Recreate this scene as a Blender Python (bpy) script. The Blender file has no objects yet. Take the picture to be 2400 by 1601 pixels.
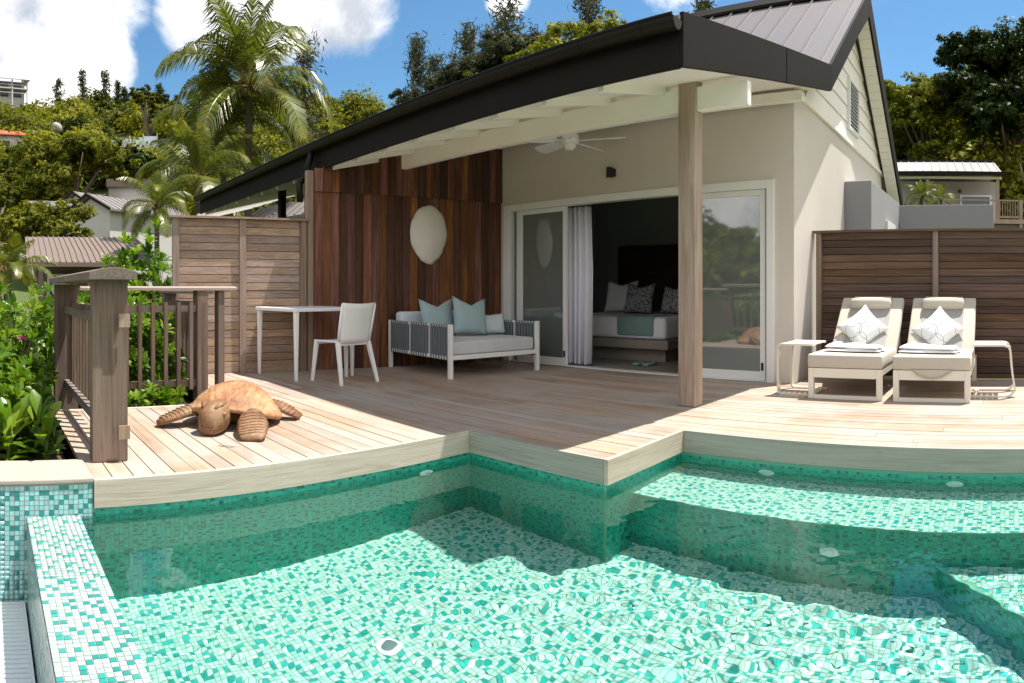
import bpy, bmesh, math, random
import numpy as np
from mathutils import Vector, Matrix
R_ = math.radians
scn = bpy.context.scene
COL = scn.collection
rng = np.random.default_rng(11)
random.seed(5)

# ------------------------------------------------------------------ camera (the photograph is a stitched cylindrical panorama)
F, Y0, XN, H = 1515.0, 680.0, 2345.0, 0.97
cd = bpy.data.cameras.new('camera')
cd.type = 'PANO'
cd.panorama_type = 'CENTRAL_CYLINDRICAL'
cd.central_cylindrical_radius = 1.0
cd.central_cylindrical_range_u_min = -1200 / F
cd.central_cylindrical_range_u_max = 1200 / F
cd.central_cylindrical_range_v_min = (Y0 - 1601) / F
cd.central_cylindrical_range_v_max = Y0 / F
cd.clip_start = 0.05
cd.clip_end = 3000
cam = bpy.data.objects.new('camera', cd)
COL.objects.link(cam)
cam.location = (0, 0, H)
cam.rotation_euler = (R_(90), 0, (XN - 1200) / F)
scn.camera = cam

# ------------------------------------------------------------------ sun, sky
SD = Vector((0.18, 0.31, 1.0)).normalized()
sl = bpy.data.lights.new('sun', 'SUN')
sl.energy = 3.5
sl.angle = R_(0.5)
sl.color = (1.0, 0.95, 0.87)
sun = bpy.data.objects.new('sun', sl)
COL.objects.link(sun)
sun.rotation_euler = (-SD).to_track_quat('-Z', 'Y').to_euler()
sun.location = (3, 9, 20)
try:
    sl.cycles.is_caustics_light = True
except Exception:
    pass
world = bpy.data.worlds.new('World')
scn.world = world
world.use_nodes = True
vs = scn.view_settings
vs.view_transform = 'Standard'
vs.look = 'None'
vs.exposure = 1.42
vs.gamma = 1.0
vs.use_curve_mapping = False
cy = scn.cycles
cy.use_denoising = True
cy.max_bounces = 10
cy.diffuse_bounces = 6
cy.glossy_bounces = 4
cy.transmission_bounces = 6
cy.transparent_max_bounces = 12
cy.sample_clamp_indirect = 10
cy.blur_glossy = 0.3


def pdir(x, y):
    a = (x - XN) / F
    v = Vector((math.sin(a), math.cos(a), (Y0 - y) / F))
    return v.normalized()


class NT:
    """small helper around a node tree"""
    def __init__(s, tree):
        s.t = tree; s.n = tree.nodes; s.l = tree.links
    def new(s, typ, **kw):
        n = s.n.new(typ)
        for k, v in kw.items():
            setattr(n, k, v)
        return n
    def set(s, n, **kw):
        for k, v in kw.items():
            k = k.replace('_', ' ')
            n.inputs[k].default_value = v
        return n
    def link(s, a, b):
        s.l.new(a, b)
    def math(s, op, a, b=None, c=None):
        n = s.n.new('ShaderNodeMath'); n.operation = op
        for i, v in enumerate((a, b, c)):
            if v is None: continue
            if isinstance(v, (int, float)): n.inputs[i].default_value = v
            else: s.l.new(v, n.inputs[i])
        return n.outputs[0]
    def vmath(s, op, a, b=None):
        n = s.n.new('ShaderNodeVectorMath'); n.operation = op
        for i, v in enumerate((a, b)):
            if v is None: continue
            if isinstance(v, (tuple, list, Vector)): n.inputs[i].default_value = tuple(v)
            elif isinstance(v, (int, float)): n.inputs['Scale'].default_value = v
            else: s.l.new(v, n.inputs[i])
        return n.outputs['Value'] if op in ('DOT_PRODUCT', 'LENGTH', 'DISTANCE') else n.outputs['Vector']
    def noise(s, vec, scale, detail=4, rough=0.55, dist=0.0):
        n = s.n.new('ShaderNodeTexNoise')
        n.inputs['Scale'].default_value = scale; n.inputs['Detail'].default_value = detail
        n.inputs['Roughness'].default_value = rough; n.inputs['Distortion'].default_value = dist
        if vec is not None: s.l.new(vec, n.inputs['Vector'])
        return n.outputs['Fac']
    def ramp(s, fac, stops, interp='LINEAR'):
        n = s.n.new('ShaderNodeValToRGB'); cr = n.color_ramp; cr.interpolation = interp
        while len(cr.elements) < len(stops): cr.elements.new(0.5)
        for e, (p, c) in zip(cr.elements, stops):
            e.position = p; e.color = c if len(c) == 4 else (*c, 1)
        s.l.new(fac, n.inputs['Fac'])
        return n.outputs['Color']
    def mix(s, fac, a, b, mode='MIX'):
        n = s.n.new('ShaderNodeMix'); n.data_type = 'RGBA'; n.blend_type = mode
        for k, v in ((0, fac), (6, a), (7, b)):
            if isinstance(v, (int, float)): n.inputs[k].default_value = v
            elif isinstance(v, (tuple, list)): n.inputs[k].default_value = v if len(v) == 4 else (*v, 1)
            else: s.l.new(v, n.inputs[k])
        return n.outputs[2]
    def maprange(s, v, a, b, c=0.0, d=1.0, smooth=True):
        n = s.n.new('ShaderNodeMapRange'); n.interpolation_type = 'SMOOTHSTEP' if smooth else 'LINEAR'
        s.l.new(v, n.inputs[0])
        for i, q in enumerate((a, b, c, d)): n.inputs[i + 1].default_value = q
        return n.outputs[0]


def build_world():
    t = NT(world.node_tree); t.n.clear()
    out = t.new('ShaderNodeOutputWorld'); bg = t.new('ShaderNodeBackground')
    sky = t.new('ShaderNodeTexSky', sky_type='NISHITA')
    sky.sun_disc = False
    sky.sun_elevation = math.asin(SD.z)
    sky.sun_rotation = math.atan2(SD.x, SD.y)
    sky.air_density = 1.0; sky.dust_density = 0.4; sky.ozone_density = 2.5
    tc = t.new('ShaderNodeTexCoord'); d = tc.outputs['Generated']
    # cloud banks standing over the hill, and scattered ones all round; unseen banks behind the camera are enlarged to raise the fill
    tot = None
    for (x, y, r0, r1) in ((-60, 60, .10, .24), (85, 15, .06, .20), (190, 150, .02, .11), (40, 190, .05, .15), (500, 30, .01, .11),
                           (640, -20, .03, .15), (790, -15, .02, .12), (1190, -10, .0, .05), (1600, -250, .02, .2), (2700, -50, .05, .25), (3700, 100, .35, .75), (4700, 200, .5, .9), (5600, -100, .5, .95), (6700, 150, .5, .9), (7500, 250, .3, .6)):
        dp = t.vmath('DOT_PRODUCT', d, pdir(x, y))
        m = t.maprange(dp, math.cos(r1), math.cos(r0))
        tot = m if tot is None else t.math('MAXIMUM', tot, m)
    n1 = t.noise(d, 8.5, 10, .62, .4)
    n2 = t.noise(d, 2.2, 6, .6)
    dens = t.math('ADD', t.math('MULTIPLY', tot, .52), t.math('MULTIPLY', n1, .95))
    mask = t.maprange(dens, .66, .98)
    wisp = t.math('MULTIPLY', t.maprange(n2, .52, .8), t.math('MULTIPLY', t.maprange(n1, .45, .75), .35))
    mask = t.math('MAXIMUM', mask, wisp)
    shade = t.ramp(t.noise(d, 5.0, 6, .6), [(.36, (.36, .38, .42)), (.62, (1, .97, .93))])
    skc = t.mix(1.0, sky.outputs[0], (.30, .435, .47, 1), 'MULTIPLY')
    s1 = t.vmath('SCALE', shade, 5.6)
    col = t.mix(mask, skc, s1)
    t.link(col, bg.inputs['Color'])
    bg.inputs['Strength'].default_value = 0.13
    t.link(bg.outputs[0], out.inputs['Surface'])


build_world()

# ------------------------------------------------------------------ materials
MATS = {}


def newmat(name):
    m = bpy.data.materials.new(name); m.use_nodes = True
    t = NT(m.node_tree); t.n.clear()
    out = t.new('ShaderNodeOutputMaterial'); b = t.new('ShaderNodeBsdfPrincipled')
    t.link(b.outputs[0], out.inputs['Surface'])
    MATS[name] = m
    return m, t, b, out


def bump(t, b, h, strength=.3, dist=.01):
    n = t.new('ShaderNodeBump'); n.inputs['Strength'].default_value = strength; n.inputs['Distance'].default_value = dist
    t.link(h, n.inputs['Height']); t.link(n.outputs[0], b.inputs['Normal'])


def wood(name, dark, mid, light, axis, rough=.75, var=.35, hue=.0, scale=1.0, spec=.25, grey=None, blotch=0.0, satv=.4):
    m, t, b, out = newmat(name)
    geo = t.new('ShaderNodeNewGeometry'); oi = t.new('ShaderNodeObjectInfo')
    off = t.vmath('SCALE', t.vmath('ADD', (0, 0, 0), (7.3, 13.1, 5.7)), 1.0)
    rn = oi.outputs['Random']
    cx = t.new('ShaderNodeCombineXYZ')
    for i, k in enumerate((31.0, 57.0, 83.0)): t.link(t.math('MULTIPLY', rn, k), cx.inputs[i])
    p = t.vmath('ADD', geo.outputs['Position'], cx.outputs[0])
    sc = {'X': (1.3, 34, 34), 'Y': (34, 1.3, 34), 'Z': (34, 34, 1.3)}[axis]
    p1 = t.vmath('MULTIPLY', p, tuple(scale * q for q in sc))
    g = t.noise(p1, 1.0, 6, .62, 1.6)
    sc2 = {'X': (.6, 8, 8), 'Y': (8, .6, 8), 'Z': (8, 8, .6)}[axis]
    g2 = t.noise(t.vmath('MULTIPLY', p, sc2), 1.0, 3, .5, .8)
    c = t.ramp(t.math('ADD', t.math('MULTIPLY', g, .65), t.math('MULTIPLY', g2, .35)), [(.30, dark), (.5, mid), (.70, light)])
    hs = t.new('ShaderNodeHueSaturation')
    t.link(c, hs.inputs['Color'])
    t.link(t.math('ADD', t.math('MULTIPLY', rn, 2 * var), 1 - var), hs.inputs['Value'])
    r2 = t.math('FRACT', t.math('MULTIPLY', rn, 17.31))
    t.link(t.math('ADD', t.math('MULTIPLY', r2, satv), 1.0 - satv * .75), hs.inputs['Saturation'])
    t.link(t.math('ADD', t.math('MULTIPLY', r2, 2 * hue), .5 - hue), hs.inputs['Hue'])
    colr = hs.outputs[0]
    if grey:
        w = t.maprange(t.noise(geo.outputs['Position'], 1.3, 5, .6), .42, .62)
        colr = t.mix(t.math('MULTIPLY', w, .7), colr, grey)
    if blotch:
        w = t.maprange(t.noise(geo.outputs['Position'], 6.0, 6, .65), .55, .75)
        colr = t.mix(t.math('MULTIPLY', w, blotch), colr, dark)
    t.link(colr, b.inputs['Base Color'])
    b.inputs['Roughness'].default_value = rough
    b.inputs['Specular IOR Level'].default_value = spec
    bump(t, b, g, .35, .004)
    return m


def plain(name, col, rough=.5, spec=.5, metal=0.0, var=.06, vs_=3.0, bmp=0.0, bscale=60, coat=0.0, sheen=0.0):
    m, t, b, out = newmat(name)
    geo = t.new('ShaderNodeNewGeometry')
    n = t.noise(geo.outputs['Position'], vs_, 5, .6)
    f = t.math('ADD', t.math('MULTIPLY', n, 2 * var), 1 - var)
    c = t.mix(1.0, (*col, 1), f, 'MULTIPLY')
    t.link(c, b.inputs['Base Color'])
    b.inputs['Roughness'].default_value = rough
    b.inputs['Specular IOR Level'].default_value = spec
    b.inputs['Metallic'].default_value = metal
    b.inputs['Coat Weight'].default_value = coat
    b.inputs['Sheen Weight'].default_value = sheen
    if bmp:
        bump(t, b, t.noise(geo.outputs['Position'], bscale, 4, .6), bmp, .004)
    return m


def fabric(name, col, weave=420, var=.08, rough=.9):
    m, t, b, out = newmat(name)
    tc = t.new('ShaderNodeNewGeometry'); p = tc.outputs['Position']
    n = t.noise(p, 9, 5, .6); n2 = t.noise(p, weave, 2, .5)
    f = t.math('ADD', t.math('ADD', t.math('MULTIPLY', n, 2 * var), 1 - var * 1.5), t.math('MULTIPLY', n2, var))
    t.link(t.mix(1.0, (*col, 1), f, 'MULTIPLY'), b.inputs['Base Color'])
    b.inputs['Roughness'].default_value = rough; b.inputs['Sheen Weight'].default_value = .15
    b.inputs['Specular IOR Level'].default_value = .2
    bump(t, b, t.math('ADD', n2, t.math('MULTIPLY', n, 2.0)), .25, .003)
    return m


def leafmat(name, c0, c1, c2, trans=.35, rough=.45, attr=True, spec=.4):
    m = bpy.data.materials.new(name); m.use_nodes = True
    t = NT(m.node_tree); t.n.clear(); MATS[name] = m
    out = t.new('ShaderNodeOutputMaterial'); b = t.new('ShaderNodeBsdfPrincipled'); tr = t.new('ShaderNodeBsdfTranslucent'); mx = t.new('ShaderNodeMixShader')
    if attr:
        at = t.new('ShaderNodeAttribute'); at.attribute_name = 'tint'; fac = at.outputs['Fac']
    else:
        oi = t.new('ShaderNodeObjectInfo'); fac = oi.outputs['Random']
    c = t.ramp(fac, [(0, c0), (.5, c1), (1, c2)])
    t.link(c, b.inputs['Base Color'])
    t.link(t.mix(1.0, c, (1.5, 1.55, .7, 1), 'MULTIPLY'), tr.inputs['Color'])
    b.inputs['Roughness'].default_value = rough; b.inputs['Specular IOR Level'].default_value = spec
    mx.inputs[0].default_value = trans
    t.link(b.outputs[0], mx.inputs[1]); t.link(tr.outputs[0], mx.inputs[2]); t.link(mx.outputs[0], out.inputs['Surface'])
    return m


wood('deck_wood', (.25, .165, .11), (.37, .262, .185), (.47, .36, .275), 'X', .55, .15, .0, grey=(.40, .355, .31), blotch=.2, satv=.4, spec=.5)
wood('fascia_wood_x', (.33, .27, .205), (.46, .39, .305), (.54, .47, .375), 'X', .85, .08, .0, blotch=.3)
wood('fascia_dark', (.22, .21, .17), (.34, .32, .265), (.43, .40, .33), 'X', .7, .06, .0, blotch=.3)  # darker, greyer copy of the fascia wood for the boards facing -Y
wood('fascia_wood_y', (.33, .27, .205), (.46, .39, .305), (.54, .47, .375), 'Y', .85, .08, .0, blotch=.3)
wood('fence_wood_y', (.20, .125, .085), (.34, .235, .17), (.46, .345, .265), 'Y', .75, .2, .008, satv=.35)  # lighter brown, for the boards of the left fence
wood('fence_wood_x', (.046, .024, .015), (.10, .056, .036), (.17, .10, .066), 'X', .6, .36, .010, satv=.4)
wood('fence_wood_z', (.17, .115, .082), (.27, .19, .142), (.35, .26, .20), 'Z', .75, .15, .01)
wood('clad_wood', (.030, .010, .005), (.115, .038, .016), (.27, .105, .046), 'Z', .5, .66, .014, spec=.3, satv=.3)
wood('post_wood', (.20, .13, .09), (.35, .255, .19), (.48, .375, .30), 'Z', .65, .1, .01)
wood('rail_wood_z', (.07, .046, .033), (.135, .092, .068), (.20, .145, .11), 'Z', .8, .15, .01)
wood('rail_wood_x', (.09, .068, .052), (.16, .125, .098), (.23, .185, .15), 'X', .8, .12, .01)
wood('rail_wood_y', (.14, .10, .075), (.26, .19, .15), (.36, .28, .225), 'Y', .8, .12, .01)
wood('bed_wood', (.20, .17, .14), (.28, .24, .205), (.34, .30, .26), 'X', .6, .05)
wood('headboard_wood', (.02, .012, .008), (.05, .026, .013), (.10, .05, .02), 'X', .5, .1)
plain('render_wall', (.61, .565, .515), .9, .2, var=.07, vs_=1.1, bmp=.35, bscale=140)
plain('grey_wall', (.30, .30, .31), .9, .2, var=.06, vs_=1.2, bmp=.25, bscale=160)
plain('inner_wall', (.36, .37, .36), .9, .2, bmp=.1)
plain('white_paint', (.86, .82, .76), .55, .4, var=.04, vs_=4)
plain('white_frame', (.78, .79, .78), .35, .5, var=.03)
plain('white_plastic', (.80, .81, .82), .35, .5, var=.03, vs_=6)
plain('white_metal', (.74, .74, .72), .4, .5, var=.04)
plain('cream_metal', (.72, .67, .58), .4, .5, var=.04)
plain('bronze_metal', (.014, .0105, .008), .6, .12, var=.2, vs_=2.5, bmp=.08, bscale=7)
plain('gutter_metal', (.011, .008, .005), .45, .22, var=.2, vs_=2)
plain('roof_metal', (.175, .155, .152), .45, .5, var=.05, vs_=2.2, bmp=.06, bscale=5)
plain('roof_seam', (.15, .135, .13), .45, .5)
plain('black_metal', (.015, .016, .017), .5, .4)
plain('dark_gap', (.012, .010, .009), .95, .1)
plain('soil', (.09, .065, .045), .95, .1, var=.3, vs_=6, bmp=.5, bscale=30)
plain('concrete', (.34, .31, .265), .9, .2, var=.08, vs_=5, bmp=.3, bscale=120)
plain('grout', (.36, .30, .24), .9, .2, var=.08, vs_=12)
plain('grout_wet', (.16, .42, .30), .8, .2, var=.08, vs_=12)
plain('shell_white', (.74, .70, .63), .6, .4, var=.08, vs_=5, bmp=.3, bscale=25)
plain('rock', (.30, .28, .26), .9, .2, var=.3, vs_=1.2, bmp=.6, bscale=3)
plain('bark', (.16, .13, .10), .95, .1, var=.35, vs_=8, bmp=.8, bscale=20)
plain('palm_bark', (.105, .088, .075), .95, .1, var=.35, vs_=9, bmp=.8, bscale=16)
plain('palm_husk', (.12, .065, .03), .95, .1, var=.5, vs_=12, bmp=.6, bscale=25)
plain('far_white', (.46, .45, .44), .8, .3, var=.06, vs_=.8)
plain('far_grey', (.40, .385, .37), .85, .3, var=.06, vs_=.8)
plain('far_brown', (.16, .125, .105), .8, .3, var=.1, vs_=.8)
plain('far_roof', (.20, .18, .17), .55, .4, var=.06, vs_=.8)
plain('far_roof_brown', (.17, .125, .10), .55, .4, var=.06, vs_=.8)
plain('far_roof_red', (.50, .12, .06), .7, .3, var=.1, vs_=2)
plain('pale_roof', (.42, .385, .375), .35, .5, var=.12, vs_=1.2)
plain('blue_white', (.55, .64, .74), .85, .2)
plain('dark_window', (.02, .025, .03), .08, .6)
plain('red_petal', (.65, .03, .02), .6, .3)
plain('magenta_petal', (.35, .05, .16), .6, .3)
plain('lamp_glow', (.8, .5, .3), .5, .3)
fabric('cushion_grey', (.55, .56, .57))
fabric('cushion_blue', (.60, .66, .72))
fabric('pillow_teal', (.33, .45, .47))
fabric('lounger_fabric', (.50, .455, .385), 300, .06)
fabric('lounger_side', (.46, .39, .32), 300, .08)
fabric('lounger_sling', (.33, .32, .31), 300, .06)
fabric('towel_white', (.80, .80, .82), 220, .05)
fabric('strap_grey', (.13, .15, .165), 300, .1)
fabric('linen_white', (.86, .86, .88), 300, .05)
fabric('throw_teal', (.20, .32, .30), 200, .12)
fabric('curtain_voile', (.80, .80, .90), 300, .04)
leafmat('leaf_near', (.030, .080, .006), (.085, .17, .011), (.22, .30, .035), .34, .3)
leafmat('leaf_single', (.06, .125, .009), (.11, .20, .015), (.24, .30, .035), .38, .35, attr=False)
leafmat('leaf_tree', (.022, .030, .004), (.076, .082, .008), (.17, .155, .015), .3, .55, spec=.12)
leafmat('leaf_bright', (.026, .038, .004), (.105, .115, .009), (.235, .225, .018), .3, .55, spec=.12)
leafmat('leaf_dark', (.012, .024, .005), (.026, .046, .008), (.05, .075, .013), .25, .55, spec=.12)
leafmat('leaf_conifer', (.028, .034, .016), (.055, .063, .029), (.10, .108, .05), .2, .6, spec=.12)
leafmat('leaf_sunny', (.055, .075, .007), (.155, .165, .011), (.29, .285, .022), .32, .55, spec=.12)
leafmat('leaf_palm', (.045, .070, .010), (.105, .125, .017), (.28, .235, .05), .3, .35)


def mosaic_mat(name, stops, rough, spec=.5):
    m, t, b, out = newmat(name)
    at = t.new('ShaderNodeAttribute'); at.attribute_name = 'tint'
    c = t.ramp(at.outputs['Fac'], stops, 'CONSTANT')
    geo = t.new('ShaderNodeNewGeometry')
    n = t.noise(geo.outputs['Position'], 40, 2, .5)
    c = t.mix(1.0, c, t.math('ADD', t.math('MULTIPLY', n, .3), .85), 'MULTIPLY')
    t.link(c, b.inputs['Base Color'])
    b.inputs['Roughness'].default_value = rough; b.inputs['Specular IOR Level'].default_value = spec
    return m


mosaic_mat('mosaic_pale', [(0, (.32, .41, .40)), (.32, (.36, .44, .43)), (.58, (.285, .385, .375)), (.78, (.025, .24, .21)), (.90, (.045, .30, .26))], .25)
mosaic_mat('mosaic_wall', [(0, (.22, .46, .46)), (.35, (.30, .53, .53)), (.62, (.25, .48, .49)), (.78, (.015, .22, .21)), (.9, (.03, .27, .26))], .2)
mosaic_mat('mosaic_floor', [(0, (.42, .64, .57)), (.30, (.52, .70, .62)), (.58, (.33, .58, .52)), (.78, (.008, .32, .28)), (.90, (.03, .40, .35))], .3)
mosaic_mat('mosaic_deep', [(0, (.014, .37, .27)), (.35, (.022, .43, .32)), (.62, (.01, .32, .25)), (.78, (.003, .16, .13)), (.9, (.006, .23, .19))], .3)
for nm, col in (('tile_pale', (.32, .415, .405)), ('tile_teal', (.025, .24, .21)), ('tile_sea', (.26, .50, .50)), ('tile_deep', (.02, .23, .22))):
    m, t, b, out = newmat(nm)
    oi = t.new('ShaderNodeObjectInfo')
    t.link(t.mix(1.0, (*col, 1), t.math('ADD', t.math('MULTIPLY', oi.outputs['Random'], .3), .85), 'MULTIPLY'), b.inputs['Base Color'])
    b.inputs['Roughness'].default_value = .22


def water_mat():
    m = bpy.data.materials.new('pool_water'); m.use_nodes = True; MATS['pool_water'] = m
    t = NT(m.node_tree); t.n.clear()
    out = t.new('ShaderNodeOutputMaterial'); g = t.new('ShaderNodeBsdfGlass')
    g.inputs['IOR'].default_value = 1.333; g.inputs['Roughness'].default_value = 0.0
    g.inputs['Color'].default_value = (.93, .995, .985, 1)
    t.link(g.outputs[0], out.inputs['Surface'])


water_mat()


def glass_mat(name, col, ior):
    m, t, b, out = newmat(name)
    b.inputs['Base Color'].default_value = (*col, 1)
    b.inputs['Roughness'].default_value = .03
    b.inputs['IOR'].default_value = ior
    b.inputs['Specular IOR Level'].default_value = .5
    return m


glass_mat('film_glass', (.14, .165, .155), 2.6)
glass_mat('dark_glass', (.03, .045, .06), 1.7)


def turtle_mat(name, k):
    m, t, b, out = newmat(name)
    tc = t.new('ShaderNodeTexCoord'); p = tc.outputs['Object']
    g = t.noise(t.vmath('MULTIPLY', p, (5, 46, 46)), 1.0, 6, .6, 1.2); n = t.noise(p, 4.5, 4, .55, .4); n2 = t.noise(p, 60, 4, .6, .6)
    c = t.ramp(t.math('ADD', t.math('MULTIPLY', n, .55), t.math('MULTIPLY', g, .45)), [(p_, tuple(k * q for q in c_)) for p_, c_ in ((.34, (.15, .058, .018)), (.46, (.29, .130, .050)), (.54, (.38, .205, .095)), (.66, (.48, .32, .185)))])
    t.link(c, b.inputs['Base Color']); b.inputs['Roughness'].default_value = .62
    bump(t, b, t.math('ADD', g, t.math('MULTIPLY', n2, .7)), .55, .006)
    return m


turtle_mat('carved_wood_shaded', .58)  # shade put into the colour: darker copy for head, flippers and belly
turtle_mat('carved_wood_sunlit', .98)  # sunlight put into the colour: lighter copy of the same wood for the shell


def ring_pillow_mat():
    m, t, b, out = newmat('ring_pillow')
    tc = t.new('ShaderNodeTexCoord'); p = tc.outputs['Object']
    sx = t.new('ShaderNodeSeparateXYZ'); t.link(p, sx.inputs[0])
    tot = None
    for (cx, cz, r) in ((-.07, .05, .075), (.10, .02, .10), (-.02, -.09, .085), (.04, .09, .06), (-.12, -.03, .09), (.11, -.11, .07), (-.13, .11, .06)):
        dx = t.math('SUBTRACT', sx.outputs[0], cx); dz = t.math('SUBTRACT', sx.outputs[2], cz)
        L = t.math('SQRT', t.math('ADD', t.math('MULTIPLY', dx, dx), t.math('MULTIPLY', dz, dz)))
        k = t.math('LESS_THAN', t.math('ABSOLUTE', t.math('SUBTRACT', L, r)), .0026)
        tot = k if tot is None else t.math('MAXIMUM', tot, k)
    c = t.mix(tot, (.76, .77, .78, 1), (.22, .27, .33, 1))
    t.link(c, b.inputs['Base Color']); b.inputs['Roughness'].default_value = .9


ring_pillow_mat()


def spot_pillow_mat():
    m, t, b, out = newmat('spot_pillow')
    tc = t.new('ShaderNodeTexCoord')
    v = t.new('ShaderNodeTexVoronoi'); v.inputs['Scale'].default_value = 26; t.link(tc.outputs['Object'], v.inputs['Vector'])
    c = t.ramp(v.outputs['Distance'], [(.30, (.03, .035, .05)), (.42, (.45, .47, .50))])
    t.link(c, b.inputs['Base Color']); b.inputs['Roughness'].default_value = .9


spot_pillow_mat()

# ------------------------------------------------------------------ geometry helpers
ROOT = {}


def tag(o, label=None, cat=None, group=None, kind=None):
    if label: o['label'] = label
    if cat: o['category'] = cat
    if group: o['group'] = group
    if kind: o['kind'] = kind
    return o


def thing(name, label, cat, loc=(0, 0, 0), rz=0.0, group=None, kind=None):
    o = bpy.data.objects.new(name, None); COL.objects.link(o)
    o.empty_display_size = .2
    o.location = loc; o.rotation_euler = (0, 0, rz)
    ROOT[o.name] = Matrix.Translation(Vector(loc)) @ Matrix.Rotation(rz, 4, 'Z')
    return tag(o, label, cat, group, kind)


def link(o, parent=None):
    COL.objects.link(o)
    if parent is not None:
        o.parent = parent
        if parent.name in ROOT: ROOT[o.name] = ROOT[parent.name]
    return o


def obj(name, mesh, parent=None, loc=None, rot=None, scale=None):
    o = bpy.data.objects.new(name, mesh); link(o, parent)
    if loc is not None: o.location = loc
    if rot is not None: o.rotation_euler = rot
    if scale is not None: o.scale = scale
    return o


class MB:
    def __init__(s): s.v = []; s.f = []
    def add(s, vs, fs):
        k = len(s.v); s.v += [Vector(q) for q in vs]; s.f += [tuple(i + k for i in f) for f in fs]; return s
    def box(s, x0, x1, y0, y1, z0, z1):
        return s.add([(x0, y0, z0), (x1, y0, z0), (x1, y1, z0), (x0, y1, z0), (x0, y0, z1), (x1, y0, z1), (x1, y1, z1), (x0, y1, z1)],
                     [(0, 3, 2, 1), (4, 5, 6, 7), (0, 1, 5, 4), (1, 2, 6, 5), (2, 3, 7, 6), (3, 0, 4, 7)])
    def hexa(s, a, b):     # bottom loop a (4), top loop b (4)
        return s.add(list(a) + list(b), [(0, 3, 2, 1), (4, 5, 6, 7), (0, 1, 5, 4), (1, 2, 6, 5), (2, 3, 7, 6), (3, 0, 4, 7)])
    def bar(s, p, q, w, h, up=(0, 0, 1), w2=None, h2=None):
        p = Vector(p); q = Vector(q); d = (q - p).normalized(); u = Vector(up)
        sd = d.cross(u).normalized(); u = sd.cross(d).normalized()
        w2 = w if w2 is None else w2; h2 = h if h2 is None else h2
        L = lambda c, ww, hh: [c - sd * ww / 2 - u * hh / 2, c + sd * ww / 2 - u * hh / 2, c + sd * ww / 2 + u * hh / 2, c - sd * ww / 2 + u * hh / 2]
        return s.hexa(L(p, w, h), L(q, w2, h2))
    def extrude(s, poly, vec):
        n = len(poly); P = [Vector(p) for p in poly]; V = Vector(vec)
        return s.add(P + [p + V for p in P], [tuple(range(n))[::-1], tuple(range(n, 2 * n))] + [(i, (i + 1) % n, (i + 1) % n + n, i + n) for i in range(n)])
    def tube(s, pts, radii, n=8, cap=True):
        pts = [Vector(p) for p in pts]
        if isinstance(radii, (int, float)): radii = [radii] * len(pts)
        k = len(s.v); ref = Vector((0.123, .31, .94)).normalized()
        for i, p in enumerate(pts):
            d = (pts[min(i + 1, len(pts) - 1)] - pts[max(i - 1, 0)]).normalized()
            a = d.cross(ref)
            if a.length < .05: a = d.cross(Vector((1, 0, 0)))
            a.normalize(); b = d.cross(a)
            for j in range(n):
                t = 2 * math.pi * j / n
                s.v.append(p + (a * math.cos(t) + b * math.sin(t)) * radii[i])
        for i in range(len(pts) - 1):
            for j in range(n):
                s.f.append((k + i * n + j, k + i * n + (j + 1) % n, k + (i + 1) * n + (j + 1) % n, k + (i + 1) * n + j))
        if cap:
            s.f.append(tuple(k + j for j in range(n))[::-1]); s.f.append(tuple(k + (len(pts) - 1) * n + j for j in range(n)))
        return s
    def lathe(s, prof, c=(0, 0, 0), n=20):
        k = len(s.v); c = Vector(c)
        for r, z in prof:
            for j in range(n):
                t = 2 * math.pi * j / n; s.v.append(c + Vector((r * math.cos(t), r * math.sin(t), z)))
        for i in range(len(prof) - 1):
            for j in range(n):
                s.f.append((k + i * n + j, k + i * n + (j + 1) % n, k + (i + 1) * n + (j + 1) % n, k + (i + 1) * n + j))
        s.f.append(tuple(k + j for j in range(n))[::-1]); s.f.append(tuple(k + (len(prof) - 1) * n + j for j in range(n)))
        return s
    def xf(s, M):
        s.v = [M @ q for q in s.v]; return s
    def build(s, name, mat, parent=None, bevel=0, smooth=False, local=False, seg=2, subd=0):
        vs_ = s.v
        if parent is not None and not local and parent.name in ROOT:
            inv = ROOT[parent.name].inverted(); vs_ = [inv @ q for q in vs_]
        me = bpy.data.meshes.new(name); me.from_pydata([tuple(q) for q in vs_], [], s.f)
        bm = bmesh.new(); bm.from_mesh(me)
        bmesh.ops.recalc_face_normals(bm, faces=bm.faces)
        if bevel:
            bmesh.ops.bevel(bm, geom=[e for e in bm.edges if len(e.link_faces) == 2 and e.calc_face_angle(0) > .5], offset=bevel, segments=seg, profile=.5, affect='EDGES', clamp_overlap=True)
        bm.to_mesh(me); bm.free()
        me.materials.append(MATS[mat])
        if smooth: me.polygons.foreach_set('use_smooth', [True] * len(me.polygons))
        o = obj(name, me, parent)
        if subd:
            md = o.modifiers.new('s', 'SUBSURF'); md.levels = subd; md.render_levels = subd
        return o


def npmesh(name, V, Fq, mat, tint=None, smooth=False):
    """fast mesh from numpy: V (n,3), Fq (m,4) or (m,3)"""
    me = bpy.data.meshes.new(name)
    V = np.asarray(V, np.float32); Fq = np.asarray(Fq, np.int32); m, k = Fq.shape
    me.vertices.add(len(V)); me.vertices.foreach_set('co', V.ravel())
    me.loops.add(m * k); me.loops.foreach_set('vertex_index', Fq.ravel())
    me.polygons.add(m); me.polygons.foreach_set('loop_start', np.arange(0, m * k, k, dtype=np.int32))
    if smooth: me.polygons.foreach_set('use_smooth', np.ones(m, bool))
    if tint is not None:
        at = me.attributes.new('tint', 'FLOAT', 'FACE'); at.data.foreach_set('value', np.asarray(tint, np.float32))
    me.materials.append(MATS[mat]); me.update(calc_edges=True)
    return me


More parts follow.
